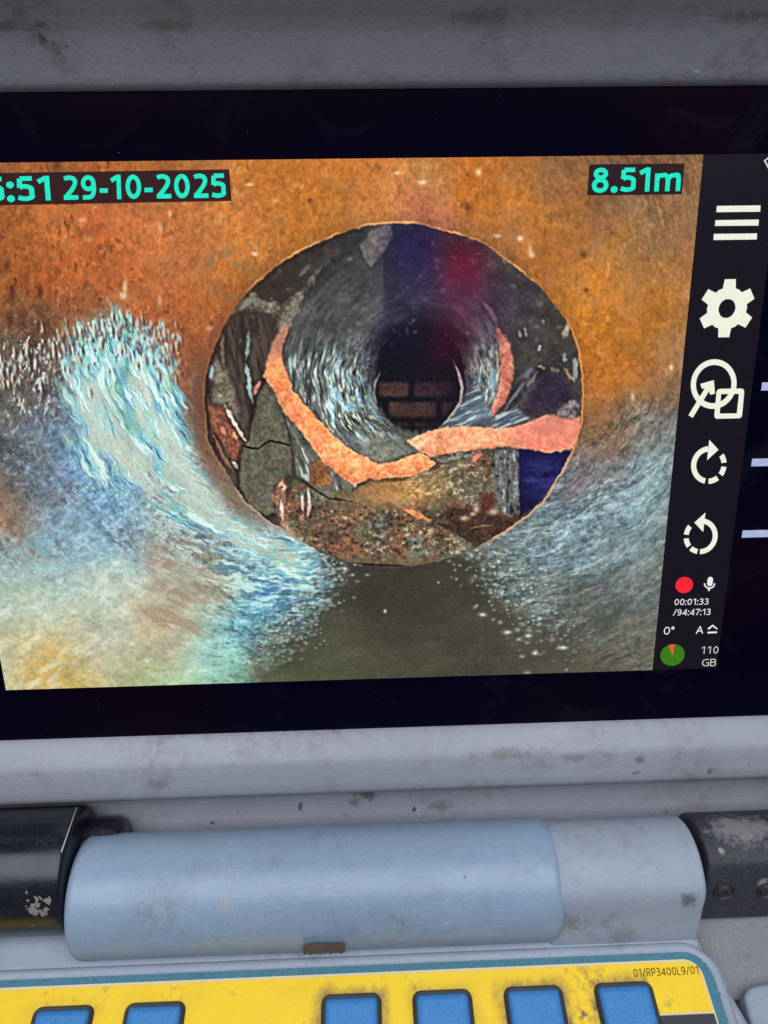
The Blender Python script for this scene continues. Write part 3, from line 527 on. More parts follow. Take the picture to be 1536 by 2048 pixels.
M = {}
M['case'] = plastic('grey_blue_case_plastic', (.315, .345, .39), (.14, .115, .10), 1.0, .52, .30)
M['lidgrey'] = plastic('textured_lid_plastic', (.345, .342, .37), (.13, .10, .085), .9, .55, .36)
M['barrel'] = plastic('smooth_grey_blue_plastic', (.275, .338, .415), (.17, .15, .14), .9, .34, .18)
M['pocket'] = plastic('grimy_case_plastic', (.26, .255, .265), (.12, .095, .08), 1.0, .6, .5)
M['rubber'] = plastic('worn_black_plastic', (.016, .018, .028), (.16, .13, .12), .45, .24, .08, False)
M['bracket'] = plastic('scuffed_black_bracket', (.060, .060, .070), (.24, .20, .185), 1.0, .55, .5, False)
M['shell'] = plastic('grey_shell_plastic', (.30, .31, .33), (.12, .10, .09), .6, .6, .4)
M['screw'] = plastic('dusty_dark_screw', (.045, .045, .05), (.26, .22, .20), .8, .5, .3, False)

def LS(px, py, n): x, v = on_lid(px, py, n); return lid(x, v, n)
BRN = (.11, .070, .050)
stain(M['lidgrey'], [(LS(86, 76, .0085), .0022, BRN, .85, (1.5, 1, 1)), (LS(80, 50, .0115), .0016, BRN, .6, (1, 1, 1)), (LS(12, 52, .011), .0030, BRN, .6, (.7, 1.6, 1.6)), (LS(340, 52, .011), .0040, BRN, .45, (.5, 2, 2)), (LS(1490, 38, .0125), .0050, BRN, .45, (.6, 2, 2)), (LS(960, 35, .0125), .0040, (.10, .09, .09), .5, (.5, 1.6, 1.6)),
    (LS(1280, 1518, .0069), .0018, (.13, .10, .09), .7, (1, 1, 1)), (LS(1272, 1546, .007), .0014, (.12, .10, .08), .7, (.7, 1.4, 1.4)), (LS(1420, 1543, .007), .0013, BRN, .7, (1, 1, 1)), (LS(1150, 1515, .007), .0035, (.16, .13, .12), .55, (.6, 1.6, 1.6)), (LS(1010, 1506, .006), .0050, (.15, .125, .115), .55, (.4, 2, 2)), (LS(320, 1568, .0068), .0030, (.14, .12, .10), .6, (.7, 1.3, 1.3)),
    (LS(601, 1612, -.0025), .0014, (.06, .05, .045), .85, (1.6, .7, .7)), (LS(735, 1588, -.0025), .0035, (.10, .06, .04), .8, (.8, 1.3, 1.3)), (LS(710, 1606, -.0025), .0026, (.13, .09, .07), .7, (1, 1, 1)), (LS(828, 1620, -.0025), .0010, (.02, .02, .02), .9, (1, .7, .7)), (LS(425, 1645, -.0025), .0010, (.08, .06, .03), .9, (.8, 1, 1)), (LS(880, 1612, -.0025), .0030, (.11, .10, .10), .6, (.6, 1.2, 1.2))])
stain(M['barrel'], [((-.0465, -.0105, .1443), .0028, (.34, .32, .30), .6, (1, 1, 1)), ((-.0470, -.0035, .1475), .0022, (.33, .31, .29), .5, (1, 1, 1)), ((-.0650, -.0110, .1440), .0020, (.36, .33, .32), .5, (1, 1, 1)), ((-.0905, -.0172, .1245), .0030, (.16, .14, .12), .7, (.6, 1, 1)), ((.0535, -.0120, .1265), .0040, (.17, .14, .13), .6, (1.2, .8, .8)), ((.0260, -.0172, .1250), .0060, (.22, .20, .20), .5, (.35, 1, 1))])
stain(M['case'], [((.0905, -.0128, .1400), .0032, (.09, .075, .07), .75, (1, .8, .8)), ((.0560, -.0150, .1330), .0040, (.17, .13, .115), .6, (1, 1, 1)), ((.0720, -.0165, .1270), .0040, (.19, .16, .15), .5, (.8, 1, 1)), ((.0975, -.0170, .1240), .0050, (.14, .11, .10), .6, (1.6, .7, 1))])
stain(M['bracket'], [((.1035, .0000, .1440), .0016, (.40, .37, .35), .8, (1.3, 1, 1)), ((.1165, -.0066, .1365), .0020, (.36, .31, .28), .7, (1.2, 1, 1)), ((.1050, -.0072, .1340), .0010, (.36, .31, .28), .7, (1, 1, 1)), ((.1120, .0070, .1440), .0070, (.30, .27, .27), .6, (.6, 1, 1))])

def glass_black():
    m, nt, p, tc = nodes('black_cover_glass'); v = tc.outputs['Object']
    c = mixc(nt, ramp(nt, noise(nt, v, 9, 2, .5), BW(.42, .58)), (.0008, .0004, .0070), (.0045, .0006, .0055))  # blue to purple glow seen on the glass, put into its base colour
    c = mixc(nt, ramp(nt, noise(nt, v, 800, 2, .5), BW(.775, .81)), c, (.10, .10, .11))
    c = mixc(nt, ramp(nt, noise(nt, v, 40, 7, .75, 1.0), BW(.55, .85)), c, (.012, .010, .016))
    nt.links.new(c, p.inputs['Base Color']); p.inputs['Roughness'].default_value = .14; p.inputs['Specular IOR Level'].default_value = .13
    return m
M['glass'] = glass_black()
M['cream'] = emit('lit_cream_pixels', (244, 243, 226)); M['white'] = emit('lit_white_pixels', (238, 240, 236)); M['dimwhite'] = emit('lit_dim_white_pixels', (208, 212, 200))
M['cyan'] = emit('lit_turquoise_pixels', (30, 240, 205), 1.0, .12); M['capbox'] = emit('lit_caption_shade', (50, 24, 24)); M['capbox2'] = emit('lit_caption_shade_right', (40, 24, 26))
M['red'] = emit('lit_red_pixels', (255, 36, 52)); M['wedge'] = emit('lit_orange_red_pixels', (255, 84, 54)); M['green'] = emit('lit_green_pixels', (56, 124, 14))
M['tool'] = emit('lit_toolbar_black', (21, 14, 26), 1.0, .3)
def plain(name, col, rough=.5, spec=.4):
    m, nt, p, tc = nodes(name); v = tc.outputs['Object']
    c = mixc(nt, ramp(nt, noise(nt, v, 300, 5, .65), BW(.3, .75)), tuple(x * .85 for x in col), tuple(x * 1.1 for x in col))
    nt.links.new(c, p.inputs['Base Color']); p.inputs['Roughness'].default_value = rough; p.inputs['Specular IOR Level'].default_value = spec
    nt.links.new(bump(nt, noise(nt, v, 1500, 3), .15, .0002), p.inputs['Normal']); return m
M['print'] = plain('pale_printed_mark', (.52, .56, .78), .4); M['ink'] = plain('black_ink', (.02, .018, .012), .6, .2)
M['teal'] = plastic('teal_print', (.085, .215, .265), (.10, .10, .09), .35, .5, .15, False); M['creamprint'] = plastic('cream_print', (.66, .56, .40), (.30, .24, .16), .6, .5, .15, False)
M['key'] = plastic('blue_key_rubber', (.075, .25, .48), (.12, .12, .12), 1.0, .42, .12, False); M['gasket'] = plain('dark_key_gasket', (.035, .033, .035), .6)
M['band'] = plain('charcoal_printed_band', (.04, .042, .05), .5); M['mud'] = plain('dried_mud', (.25, .21, .185), .9, .1); M['scratch'] = plain('pale_scratch', (.42, .42, .42), .6); M['smear'] = plastic('brown_smear', (.17, .13, .115), (.30, .30, .33), 1.0, .7, .5, False)

def attr_mat(name, emissive):
    m, nt, p, tc = nodes(name); a = nt.nodes.new('ShaderNodeVertexColor'); a.layer_name = 'pic'
    if emissive:
        p.inputs['Base Color'].default_value = (.004, .004, .005, 1); nt.links.new(a.outputs[0], p.inputs['Emission Color']); p.inputs['Emission Strength'].default_value = 1.0
        p.inputs['Roughness'].default_value = .25; p.inputs['Specular IOR Level'].default_value = .2
    else:
        nt.links.new(a.outputs[0], p.inputs['Base Color']); p.inputs['Roughness'].default_value = .48; p.inputs['Specular IOR Level'].default_value = .4
        nt.links.new(bump(nt, noise(nt, tc.outputs['Object'], 1800, 3), .2, .0002), p.inputs['Normal'])
    return m
M['video'] = attr_mat('lit_video_pixels', True); M['yellow'] = attr_mat('yellow_overlay_print', False)
def ground_mat():
    m, nt, p, tc = nodes('concrete'); v = tc.outputs['Object']
    c = mixc(nt, ramp(nt, noise(nt, v, 3, 8, .7), BW(.3, .7)), (.16, .155, .15), (.27, .265, .255)); nt.links.new(c, p.inputs['Base Color']); p.inputs['Roughness'].default_value = .9
    nt.links.new(bump(nt, noise(nt, v, 60, 6), .4, .004), p.inputs['Normal']); return m
M['ground'] = ground_mat()
for m_ in bpy.data.materials: m_.cycles.emission_sampling = 'NONE'

# ---------------------------------------------------------------- mesh helpers
def mesh(name, verts, faces, mat, parent=None, smooth=35, bevel=0, seg=2):
    me = bpy.data.meshes.new(name); me.from_pydata([tuple(map(float, v)) for v in verts], [], [tuple(f) for f in faces]); me.update()
    bm = bmesh.new(); bm.from_mesh(me); bmesh.ops.recalc_face_normals(bm, faces=bm.faces); bm.to_mesh(me); bm.free()
    o = bpy.data.objects.new(name, me); SC.collection.objects.link(o); me.materials.append(M[mat])
    if parent: o.parent = parent
    if smooth:
        me.shade_smooth(); me.set_sharp_from_angle(angle=math.radians(smooth))
    if bevel:
        b = o.modifiers.new('bevel', 'BEVEL'); b.width = bevel; b.segments = seg; b.limit_method = 'ANGLE'; b.angle_limit = math.radians(28); b.harden_normals = False
    return o

def rrect(x0, x1, y0, y1, r, seg=8):
    out = []
    for cx, cy, a0 in ((x1 - r, y1 - r, 0), (x0 + r, y1 - r, 90), (x0 + r, y0 + r, 180), (x1 - r, y0 + r, 270)):
        for i in range(seg + 1):
            a = math.radians(a0 + 90 * i / seg); out.append((cx + r * math.cos(a), cy + r * math.sin(a)))
    return out

def sweep(name, rect, r, prof, place, mat, parent, close=False, cap_in=False, smooth=40):
    """rings of a rounded rectangle: prof = [(outward offset, height)]"""
    x0, x1, y0, y1 = rect; V = []; F = []; n = 0
    for off, h in prof:
        ring = rrect(x0 - off, x1 + off, y0 - off, y1 + off, max(r + off, .0003)); n = len(ring)
        V += [place(x, y, h) for x, y in ring]
    for k in range(len(prof) - 1 + (1 if close else 0)):
        a = k * n; b = ((k + 1) % len(prof)) * n
        for i in range(n): j = (i + 1) % n; F.append((a + i, a + j, b + j, b + i))
    if cap_in: F.append(tuple(range(n)))
    return mesh(name, V, F, mat, parent, smooth)

def slab(name, outline, z0, z1, place, mat, parent, bevel=0, seg=2, smooth=35):
    n = len(outline); V = [place(x, y, z0) for x, y in outline] + [place(x, y, z1) for x, y in outline]
    F = [tuple(range(n))[::-1], tuple(range(n, 2 * n))] + [(i, (i + 1) % n, n + (i + 1) % n, n + i) for i in range(n)]
    return mesh(name, V, F, mat, parent, smooth, bevel, seg)

WP = lambda x, y, z: (x, y, z)
LP = lambda x, v, n: lid(x, v, n)

def lathe_x(name, yc, zc, prof, mat, parent, seg=96):
    V = []; F = []
    for x, r in prof:
        for i in range(seg):
            a = 2 * math.pi * i / seg; V.append((x, yc - r * math.cos(a), zc + r * math.sin(a)))
    for k in range(len(prof) - 1):
        for i in range(seg): j = (i + 1) % seg; F.append((k * seg + i, k * seg + j, (k + 1) * seg + j, (k + 1) * seg + i))
    F += [tuple(range(seg)), tuple(range((len(prof) - 1) * seg, len(prof) * seg))]
    return mesh(name, V, F, mat, parent, 40)

def extrude_x(name, prof, x0, x1, mat, parent, bevel=0, seg=3, smooth=30):
    n = len(prof); V = [(x0, y, z) for y, z in prof] + [(x1, y, z) for y, z in prof]
    F = [tuple(range(n)), tuple(range(n, 2 * n))] + [(i, (i + 1) % n, n + (i + 1) % n, n + i) for i in range(n)]
    return mesh(name, V, F, mat, parent, smooth, bevel, seg)

def join_geo(parts):
    V = []; F = []
    for v, f in parts:
        b = len(V); V += list(v); F += [tuple(i + b for i in q) for q in f]
    return V, F

# ---------------------------------------------------------------- the ground and the unit
g = mesh('ground', [(-40, -40, 0), (40, -40, 0), (40, 40, 0), (-40, 40, 0)], [(0, 1, 2, 3)], 'ground'); g['kind'] = 'structure'

unit = bpy.data.objects.new('inspection_monitor', None); SC.collection.objects.link(unit)
unit['label'] = 'grey rugged case with a lit screen showing a cracked pipe above a yellow keypad'; unit['category'] = 'monitor'

# ---- base tub
XL, XR = -.176, .186; YF, YB = -.215, .050; DZ = .124
slab('base_tub', rrect(XL, XR, YF, YB, .016), .002, .108, WP, 'shell', unit, .004, 3)
# deck: raised plate that carries the keypad, its right edge curving in towards the front
XE = .0968
dk = [(XL + .006, .004), (XL + .006, YF + .008), (XE + .0085, YF + .008), (XE + .0080, -.060), (XE + .0062, -.040), (XE + .0038, -.0315), (XE + .0012, -.0255), (XE + .0002, -.018), (XE + .0004, -.010), (XE + .0006, .004)]
slab('deck', dk, .106, DZ, WP, 'case', unit, .0022, 4)
# pocket and shoulder at the right
slab('pocket_floor', [(XE - .004, .006), (XE - .004, -.0320), (XR - .004, -.0320), (XR - .004, .006)], .104, .1165, WP, 'pocket', unit, .001)
sh = [(XE + .0082, YF + .008), (XE + .0082, -.0440), (XE + .0076, -.0380), (XE + .0082, -.0325), (XE + .0105, -.0303), (XE + .0150, -.0296), (XR - .004, -.0294), (XR - .004, YF + .008)]
slab('shoulder', sh, .105, .1218, WP, 'case', unit, .0012, 3)

# ---- keypad: lip, teal plate, cream line, yellow field, keys
KX0, KX1, KY0, KY1 = -.150, XE, -.150, -.0210
sweep('keypad_lip', (KX0, KX1, KY0, KY1), .0075, [(-.0004, DZ - .002), (-.0002, DZ + .0006), (.0003, DZ + .0010), (.0012, DZ + .00115), (.0021, DZ + .0009), (.0026, DZ + .0002), (.0029, DZ - .0012), (.0034, DZ - .0012)], WP, 'case', unit)
pad = slab('keypad_panel', rrect(KX0 + .0001, KX1 - .0001, KY0 + .0001, KY1 - .0001, .0074, 12), DZ + .0001, DZ + .0005, WP, 'teal', unit)
pad['label'] = 'yellow keypad panel with a teal border'
slab('cream_line', rrect(KX0 + .0029, KX1 - .0031, KY0 + .0025, KY1 - .00225, .0048, 10), DZ + .0005, DZ + .0007, WP, 'creamprint', pad)

key_w, key_h = .0154, .0150
key_left = [-.1006, -.0746, -.0183, .0080, .0346, .0611]
ky1 = -.0297
def yellow_field():
    x0, x1, y0, y1 = KX0 + .0034, KX1 - .0037, -.042, KY1 - .0030
    nx, ny = 760, 76; xs = np.linspace(x0, x1, nx); ys = np.linspace(y0, y1, ny); X, Y = np.meshgrid(xs, ys)
    # the corner is rounded by drawing the grid points into the rounded outline
    rc = .0040; cx_, cy_ = x1 - rc, y1 - rc; m = (X > cx_) & (Y > cy_); d = np.hypot(X - cx_, Y - cy_) + 1e-9
    mx = np.maximum(X - cx_, Y - cy_); k = np.where(m, mx / d, 1.0); Xr = np.where(m, cx_ + (X - cx_) * k, X); Yr = np.where(m, cy_ + (Y - cy_) * k, Y)
    U = X * 1e4; Vv = Y * 1e4
    c = np.zeros(X.shape + (3,)) + np.array((.93, .60, .018))
    n1 = fb(U, Vv, 90, 90, 401, 5, .6); n2 = fb(U, Vv, 14, 14, 403, 4, .65); n3 = fb(U, Vv, 5, 5, 407, 2)
    c = c * (1 + .16 * (n1 - .5) + .10 * (n3 - .5))[..., None]
    dirt = .55 * ss(.52, .80, n1) * ss(.45, .7, n2)
    for i, kx in enumerate(key_left):                       # grime thumbed round the keys
        a = [.25, .15, .95, .5, 1.0, .8][i]
        q = np.hypot(np.maximum(np.abs(X - kx - key_w / 2) - key_w / 2, 0), np.maximum(np.abs(Y - ky1 + key_h / 2) - key_h / 2, 0))
        dirt += a * ss(.0050, .0004, q + .0040 * (fb(U, Vv, 34, 60, 411 + i, 4, .6) - .42)) * (.55 + .9 * (n2 - .3)) * .9
        if i == 5: dirt -= .7 * ss(kx + key_w, kx + key_w + .001, X) * ss(.0050, .0004, q)
    dirt += .9 * ss(.0032, .0, np.hypot(X - .056, Y + .0365)) * ss(.4, .6, n2)
    dirt += .6 * ss(.012, .0, np.hypot(X + .118, (Y + .038) * 1.5)) * ss(.4, .65, n2)
    dirt = np.clip(dirt, 0, .88)[..., None]
    c = c * (1 - dirt) + np.array((.145, .088, .075)) * dirt
    c = c * (1 - .5 * ss(.84, .90, fb(U, Vv, 6, 8, 421, 2)) * ss(.5, .6, n1))[..., None]
    V = np.stack([Xr, Yr, np.full(X.shape, DZ + .0009)], -1).reshape(-1, 3)
    return grid_mesh('yellow_field', V, ny, nx, c.reshape(-1, 3), 'yellow', pad)

def grid_mesh(name, V, ny, nx, col, mat, parent):
    me = bpy.data.meshes.new(name); idx = np.arange(ny * nx, dtype=np.int32).reshape(ny, nx)
    q = np.stack([idx[:-1, :-1], idx[:-1, 1:], idx[1:, 1:], idx[1:, :-1]], -1).reshape(-1, 4)
    me.vertices.add(len(V)); me.vertices.foreach_set('co', V.astype(np.float32).ravel())
    me.loops.add(q.size); me.loops.foreach_set('vertex_index', q.ravel())
    me.polygons.add(len(q)); me.polygons.foreach_set('loop_start', np.arange(0, q.size, 4, dtype=np.int32)); me.polygons.foreach_set('loop_total', np.full(len(q), 4, dtype=np.int32))
    me.update(calc_edges=True)
    at = me.color_attributes.new('pic', 'FLOAT_COLOR', 'POINT'); at.data.foreach_set('color', np.concatenate([col, np.ones((len(col), 1))], 1).astype(np.float32).ravel())
    o = bpy.data.objects.new(name, me); SC.collection.objects.link(o); me.materials.append(M[mat]); o.parent = parent
    return o
yellow_field()
slab('charcoal_band', [(-.1466, -.0440), (KX1 - .0037, -.0440), (KX1 - .0037, -.0377), (.0772, -.0377), (.0772, -.0424), (-.1466, -.0424)], DZ + .0009, DZ + .0011, WP, 'band', pad)
slab('band_edge', [(.0772, -.03755), (KX1 - .0037, -.03755), (KX1 - .0037, -.0371), (.0772, -.0371)], DZ + .0009, DZ + .00115, WP, 'creamprint', pad)
slab('lower_field', [(-.1466, -.1460), (KX1 - .0037, -.1460), (KX1 - .0037, -.0441), (-.1466, -.0441)], DZ + .0007, DZ + .0009, WP, 'band', pad)

kp = sweep('key', (0, key_w, -key_h, 0), .0016, [(-.0022, .0019), (-.0014, .00175), (-.0008, .00145), (-.0003, .0009), (0, .0001)][::-1], WP, 'key', pad)
me_key = kp.data
bm = bmesh.new(); bm.from_mesh(me_key)                       # close the top of the key
loop = [e for e in bm.edges if e.is_boundary and all(v.co.z > .0018 for v in e.verts)]
bmesh.ops.edgeloop_fill(bm, edges=loop); bm.to_mesh(me_key); bm.free()
gp = sweep('key_gasket', (0, key_w, -key_h, 0), .0016, [(-.0002, 0), (-.0002, .0007), (.0004, .0010), (.0008, .0007), (.0010, 0)], WP, 'gasket', kp)
for i, kx in enumerate(key_left):
    k = kp if i == 0 else kp.copy(); gg = gp if i == 0 else gp.copy()
    if i: SC.collection.objects.link(k); SC.collection.objects.link(gg); k.parent = pad; gg.parent = k
    k.location = (kx, ky1, DZ + .0009)

# ---- hinge barrel, covers, tube, bracket
AY, AZ, RB = 0.0, .130, .0178
def rnd(x_in, x_out, r, rad, n=8):      # rounded end profile from full radius to the end face
    s = 1 if x_out > x_in else -1
    return [(x_out - s * rad + s * rad * math.sin(a), r - rad + rad * math.cos(a)) for a in np.linspace(0, math.pi / 2, n)]
bl_, br_ = -.0938, .0540
prof = [(bl_, .002)] + [(x, r) for x, r in rnd(.0, bl_, RB, .0026)][::-1] + list(zip(np.linspace(bl_ + .004, br_ - .006, 12), [RB] * 12)) + rnd(.0, br_, RB, .0042) + [(br_, .002)]
bar = lathe_x('hinge_barrel', AY, AZ, prof, 'barrel', unit)

a = [math.radians(t) for t in range(200, 45, -6)]
cov = [(AY - .0170 * math.cos(t), AZ + .0170 * math.sin(t)) for t in a] + [(-.0125, .1405), (-.0136, .1360), (-.0160, .1290), (-.0176, .1252), (-.0182, .1225), (-.0182, .112), (.012, .112)]
extrude_x('hinge_cover', cov, .0500, .0958, 'case', unit, .0012, 3, 30)

tb = .0185
prof = [(-.170, .004), (-.170, tb), (-.14, tb), (-.115, tb), (-.1020, tb), (-.0985, tb)] + rnd(-.12, -.0942, tb, .0022) + [(-.0942, .004)]
tube = lathe_x('black_grip_tube', .0065, .1350, prof, 'rubber', unit); tube['label'] = 'black scuffed hinge tube with a pale scratch'
lathe_x('tube_end_cap', .0133, .1312, [(-.112, .003), (-.112, .0108)] + [(-.095, .0108)] + rnd(-.11, -.0828, .0108, .0040) + [(-.0828, .002)], 'rubber', tube)
def on_tube(x, ang, lift): r = tb + lift; return (x, .0065 - r * math.cos(ang), .1350 + r * math.sin(ang))
def px_tube(px, py):                        # point of the tube seen at a place of the photograph
    best = None
    for d in np.linspace(-30, 170, 401):
        t = math.radians(d); p0 = np.array(on_tube(0, t, 0)); dd = ray(px, py)
        k = (p0[2] - CAM_POS[2]) / dd[2]; q = CAM_POS + dd * k; e = abs(q[1] - p0[1])
        nrm = np.array((0, -math.cos(t), math.sin(t)))
        if nrm @ dd < 0 and (best is None or e < best[0]): best = (e, q[0], t)
    return best[1], best[2]
def ribbon(name, pts, w0, w1, mat, parent, lift=.00012):
    P = [px_tube(*p) for p in pts]; V = []; F = []
    n = len(P)
    for i, (x, t) in enumerate(P):
        j = min(i + 1, n - 1); h = max(i - 1, 0); dx, dt = P[j][0] - P[h][0], (P[j][1] - P[h][1]) * tb; l = math.hypot(dx, dt) + 1e-9
        w = w0 + (w1 - w0) * i / (n - 1)
        for s in (-1, 1): V.append(on_tube(x - s * dt / l * w, t + s * dx / l * w / tb, lift))
    F = [(2 * i, 2 * i + 1, 2 * i + 3, 2 * i + 2) for i in range(n - 1)]
    return mesh(name, V, F, mat, parent, 60)
ribbon('scratch', [(158 - 35 * i / 14, 1602 + 102 * i / 14) for i in range(15)], .00007, .00020, 'scratch', tube)
rr_ = random.Random(3); parts = []
for i in range(46):                                           # dried mud splash
    s_ = 1 if i < 30 else 2.0
    x0, y0 = rr_.gauss(78, 10 * s_) + (0 if i % 3 else -8), rr_.gauss(1816, 9 * s_); t0 = rr_.uniform(0, 6.28); l = rr_.uniform(3, 9) / (1 if i < 30 else 2); asp = rr_.uniform(.3, .8); rot = rr_.uniform(-.4, 1.2)
    P = []
    for k in range(9):
        q = t0 + k * 6.283 / 9; r = l * rr_.uniform(.45, 1.15); u, w = r * math.cos(q), r * asp * math.sin(q)
        P.append(on_tube(*px_tube(x0 + u * math.cos(rot) - w * math.sin(rot), y0 + u * math.sin(rot) + w * math.cos(rot)), .00010 + .000008 * (i % 11)))
    parts.append((P, [tuple(range(9))]))
V, F = join_geo(parts); mesh('mud_splash', V, F, 'mud', tube, 0)['label'] = 'splash of dried mud on the black tube'

br = [(.016, .118)] + [(.0030 - .0150 * math.cos(t), .1300 + .0150 * math.sin(t)) for t in [math.radians(q) for q in range(175, 62, -8)]] + [(-.0046, .1418), (-.0060, .1385), (-.0094, .1262), (-.0102, .1225), (-.0096, .1170)]
brk = extrude_x('hinge_bracket', br, .0988, .150, 'bracket', unit, .0010, 3, 25); brk['label'] = 'dusty black hinge bracket with two screws'
fl0, fl1 = np.array((-.0060, .1385)), np.array((-.0094, .1262)); fd = (fl1 - fl0) / np.linalg.norm(fl1 - fl0); fn = np.array((fd[1], -fd[0]))
if fn[0] > 0: fn = -fn
def screw(px, py):
    # place on the flange plane
    d = ray(px, py); nn = np.array((0, fn[0], fn[1])); p0 = np.array((0, fl0[0], fl0[1])); k = ((p0 - CAM_POS) @ nn) / (d @ nn); q = CAM_POS + d * k
    V = []; F = []; seg = 28; prf = [(.0034, .0000), (.0034, .0004), (.0031, .0006), (.0027, .00005), (.0024, .00005), (.0021, .0005), (.0017, .00075), (.0009, .00085), (.0008, .0003), (.0001, .0003)]
    for r, h in prf:
        for i in range(seg):
            t = 2 * math.pi * i / seg; u = r * math.cos(t); w = r * math.sin(t)
            V.append(q + np.array((u, 0, 0)) + np.array((0, fd[0], fd[1])) * w + nn * h)
    for k in range(len(prf) - 1):
        for i in range(seg): j = (i + 1) % seg; F.append((k * seg + i, k * seg + j, (k + 1) * seg + j, (k + 1) * seg + i))
    F.append(tuple(range((len(prf) - 1) * seg, len(prf) * seg)))
    mesh('screw', V, F, 'screw', brk, 30)
screw(1448, 1782); screw(1534, 1780)
# scrap of brown tape residue on the lip
V = []; F = []; nseg = 22
for i in range(nseg + 1):
    f_ = i / nseg; x_ = 607 + 83 * f_; jit = 1.6 * math.sin(i * 2.3) + 1.2 * math.sin(i * 5.1)
    for k, (yy, zz) in enumerate(((1889.5, .1262), (1897, .1250), (1903, .12455), (1909 + jit, .1243))):
        d = ray(x_, yy - 3.5 * f_); o = CAM_POS - np.array((0, AY, AZ)); a_ = d[1] ** 2 + d[2] ** 2; b_ = o[1] * d[1] + o[2] * d[2]; c_ = o[1] ** 2 + o[2] ** 2 - RB ** 2
        dis = b_ * b_ - a_ * c_; t1 = (DZ - CAM_POS[2]) / d[2]; t0 = (-b_ - math.sqrt(dis)) / a_ if dis > 0 else t1
        q = CAM_POS + d * (min(t0, t1) - .0025)                # a hair above the barrel's foot or the deck
        V.append(q)
for i in range(nseg):
    for k in range(3): F.append((4 * i + k, 4 * i + k + 1, 4 * i + k + 5, 4 * i + k + 4))
mesh('tape_residue', V, F, 'smear', unit, 60)['label'] = 'small brown tape residue at the foot of the hinge barrel'

# ---- lid: frame, skirt behind the barrel, back shell
GX0, GX1, GV0, GV1 = -.030, .268, -.1680, .0160
PB = [(0, -.004), (0, .0002), (.0004, .0014), (.0018, .0030), (.0040, .0050), (.0058, .0063), (.0068, .0068), (.0078, .0070), (.0110, .0071), (.0145, .0070), (.0175, .0068), (.0192, .0062), (.0204, .0050), (.0210, .0032), (.0212, .0), (.0212, -.024), (.018, -.028)]
PT = [(0, -.004), (0, .0002), (.0005, .0016), (.0014, .0027), (.0027, .0037), (.0048, .0053), (.0066, .0068), (.0082, .0081), (.0096, .0093), (.0108, .0105), (.0130, .0137), (.0158, .0182), (.0190, .0230), (.0215, .0255), (.0245, .0250), (.0260, -.024), (.020, -.028)]
def hood(x, v, n): return lid(x, v, n)
V = []; F = []; nr = 0
for (ob_, hb), (ot, ht) in zip(PB, PT):
    ring = rrect(GX0, GX1, GV0, GV1, .004, 8); nr = len(ring)
    w = [min(max((v - (GV1 - .035)) / .030, 0), 1) for x, v in ring]; w = [q * q * (3 - 2 * q) for q in w]
    base = rrect(GX0 - ob_, GX1 + ob_, GV0 - ob_, GV1 + ob_, .004 + ob_, 8); top_ = rrect(GX0 - ot, GX1 + ot, GV0 - ot, GV1 + ot, .004 + ot, 8)
    V += [lid(bx + (tx - bx) * q, bv + (tv - bv) * q, hb + (ht - hb) * q) for (bx, bv), (tx, tv), q in zip(base, top_, w)]
for k in range(len(PB) - 1):
    for i in range(nr): j = (i + 1) % nr; F.append((k * nr + i, k * nr + j, (k + 1) * nr + j, (k + 1) * nr + i))
mesh('lid_frame', V, F, 'lidgrey', unit, 60)
slab('lid_back', rrect(GX0 - .019, GX1 + .019, GV0 - .019, GV1 + .019, .02), -.030, -.008, LP, 'shell', unit, .003)
slab('hinge_skirt', [(GX0 - .01, -.2280), (GX1 + .01, -.2280), (GX1 + .01, -.1850), (GX0 - .01, -.1850)], -.0080, -.0025, LP, 'lidgrey', unit, .001)

# ---- screen
screen = slab('screen', [(GX0 - .001, GV0 - .001), (GX1 + .001, GV0 - .001), (GX1 + .001, GV1 + .001), (GX0 - .001, GV1 + .001)], -.003, 0.0, LP, 'glass', unit)
screen['label'] = 'black glass screen with the live pipe picture'

NX, NY = 1040, 740
gx, gv = np.meshgrid(np.linspace(0, VW, NX), np.linspace(0, -VH, NY))
PV = LO + gx[..., None] * np.array([1.0, 0, 0]) + gv[..., None] * LU
rel = PV - CAM_POS; dep = -(rel @ CAM_B)
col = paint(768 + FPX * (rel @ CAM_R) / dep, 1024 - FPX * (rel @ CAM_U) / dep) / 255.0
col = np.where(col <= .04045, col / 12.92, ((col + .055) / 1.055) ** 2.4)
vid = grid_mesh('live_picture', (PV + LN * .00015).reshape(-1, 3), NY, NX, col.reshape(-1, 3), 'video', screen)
vid['label'] = 'live picture of a cracked rusty pipe'

def lp(p, n): x, v = on_lid(p[0], p[1], 0.0); return lid(x, v, n)
def flat(name, polys, mat, n=.0003):
    V = []; F = []
    for pl in polys:
        b = len(V); V += [lp(p, n) for p in pl]; F.append(tuple(range(b, b + len(pl))))
    return mesh(name, V, F, mat, screen, 0)
def strip(outer, inner): return [[outer[i], outer[i + 1], inner[i + 1], inner[i]] for i in range(len(outer) - 1)]
def arc(cx, cy, a, b, t0, t1, n=40, tilt=0.0):
    out = []
    for i in range(n + 1):
        t = math.radians(t0 + (t1 - t0) * i / n); x, y = a * math.cos(t), -b * math.sin(t); out.append((cx + x - tilt * y, cy + y))
    return out
def Z(ox, oy, s, pts): return [(ox + x / s, oy + y / s) for x, y in pts]

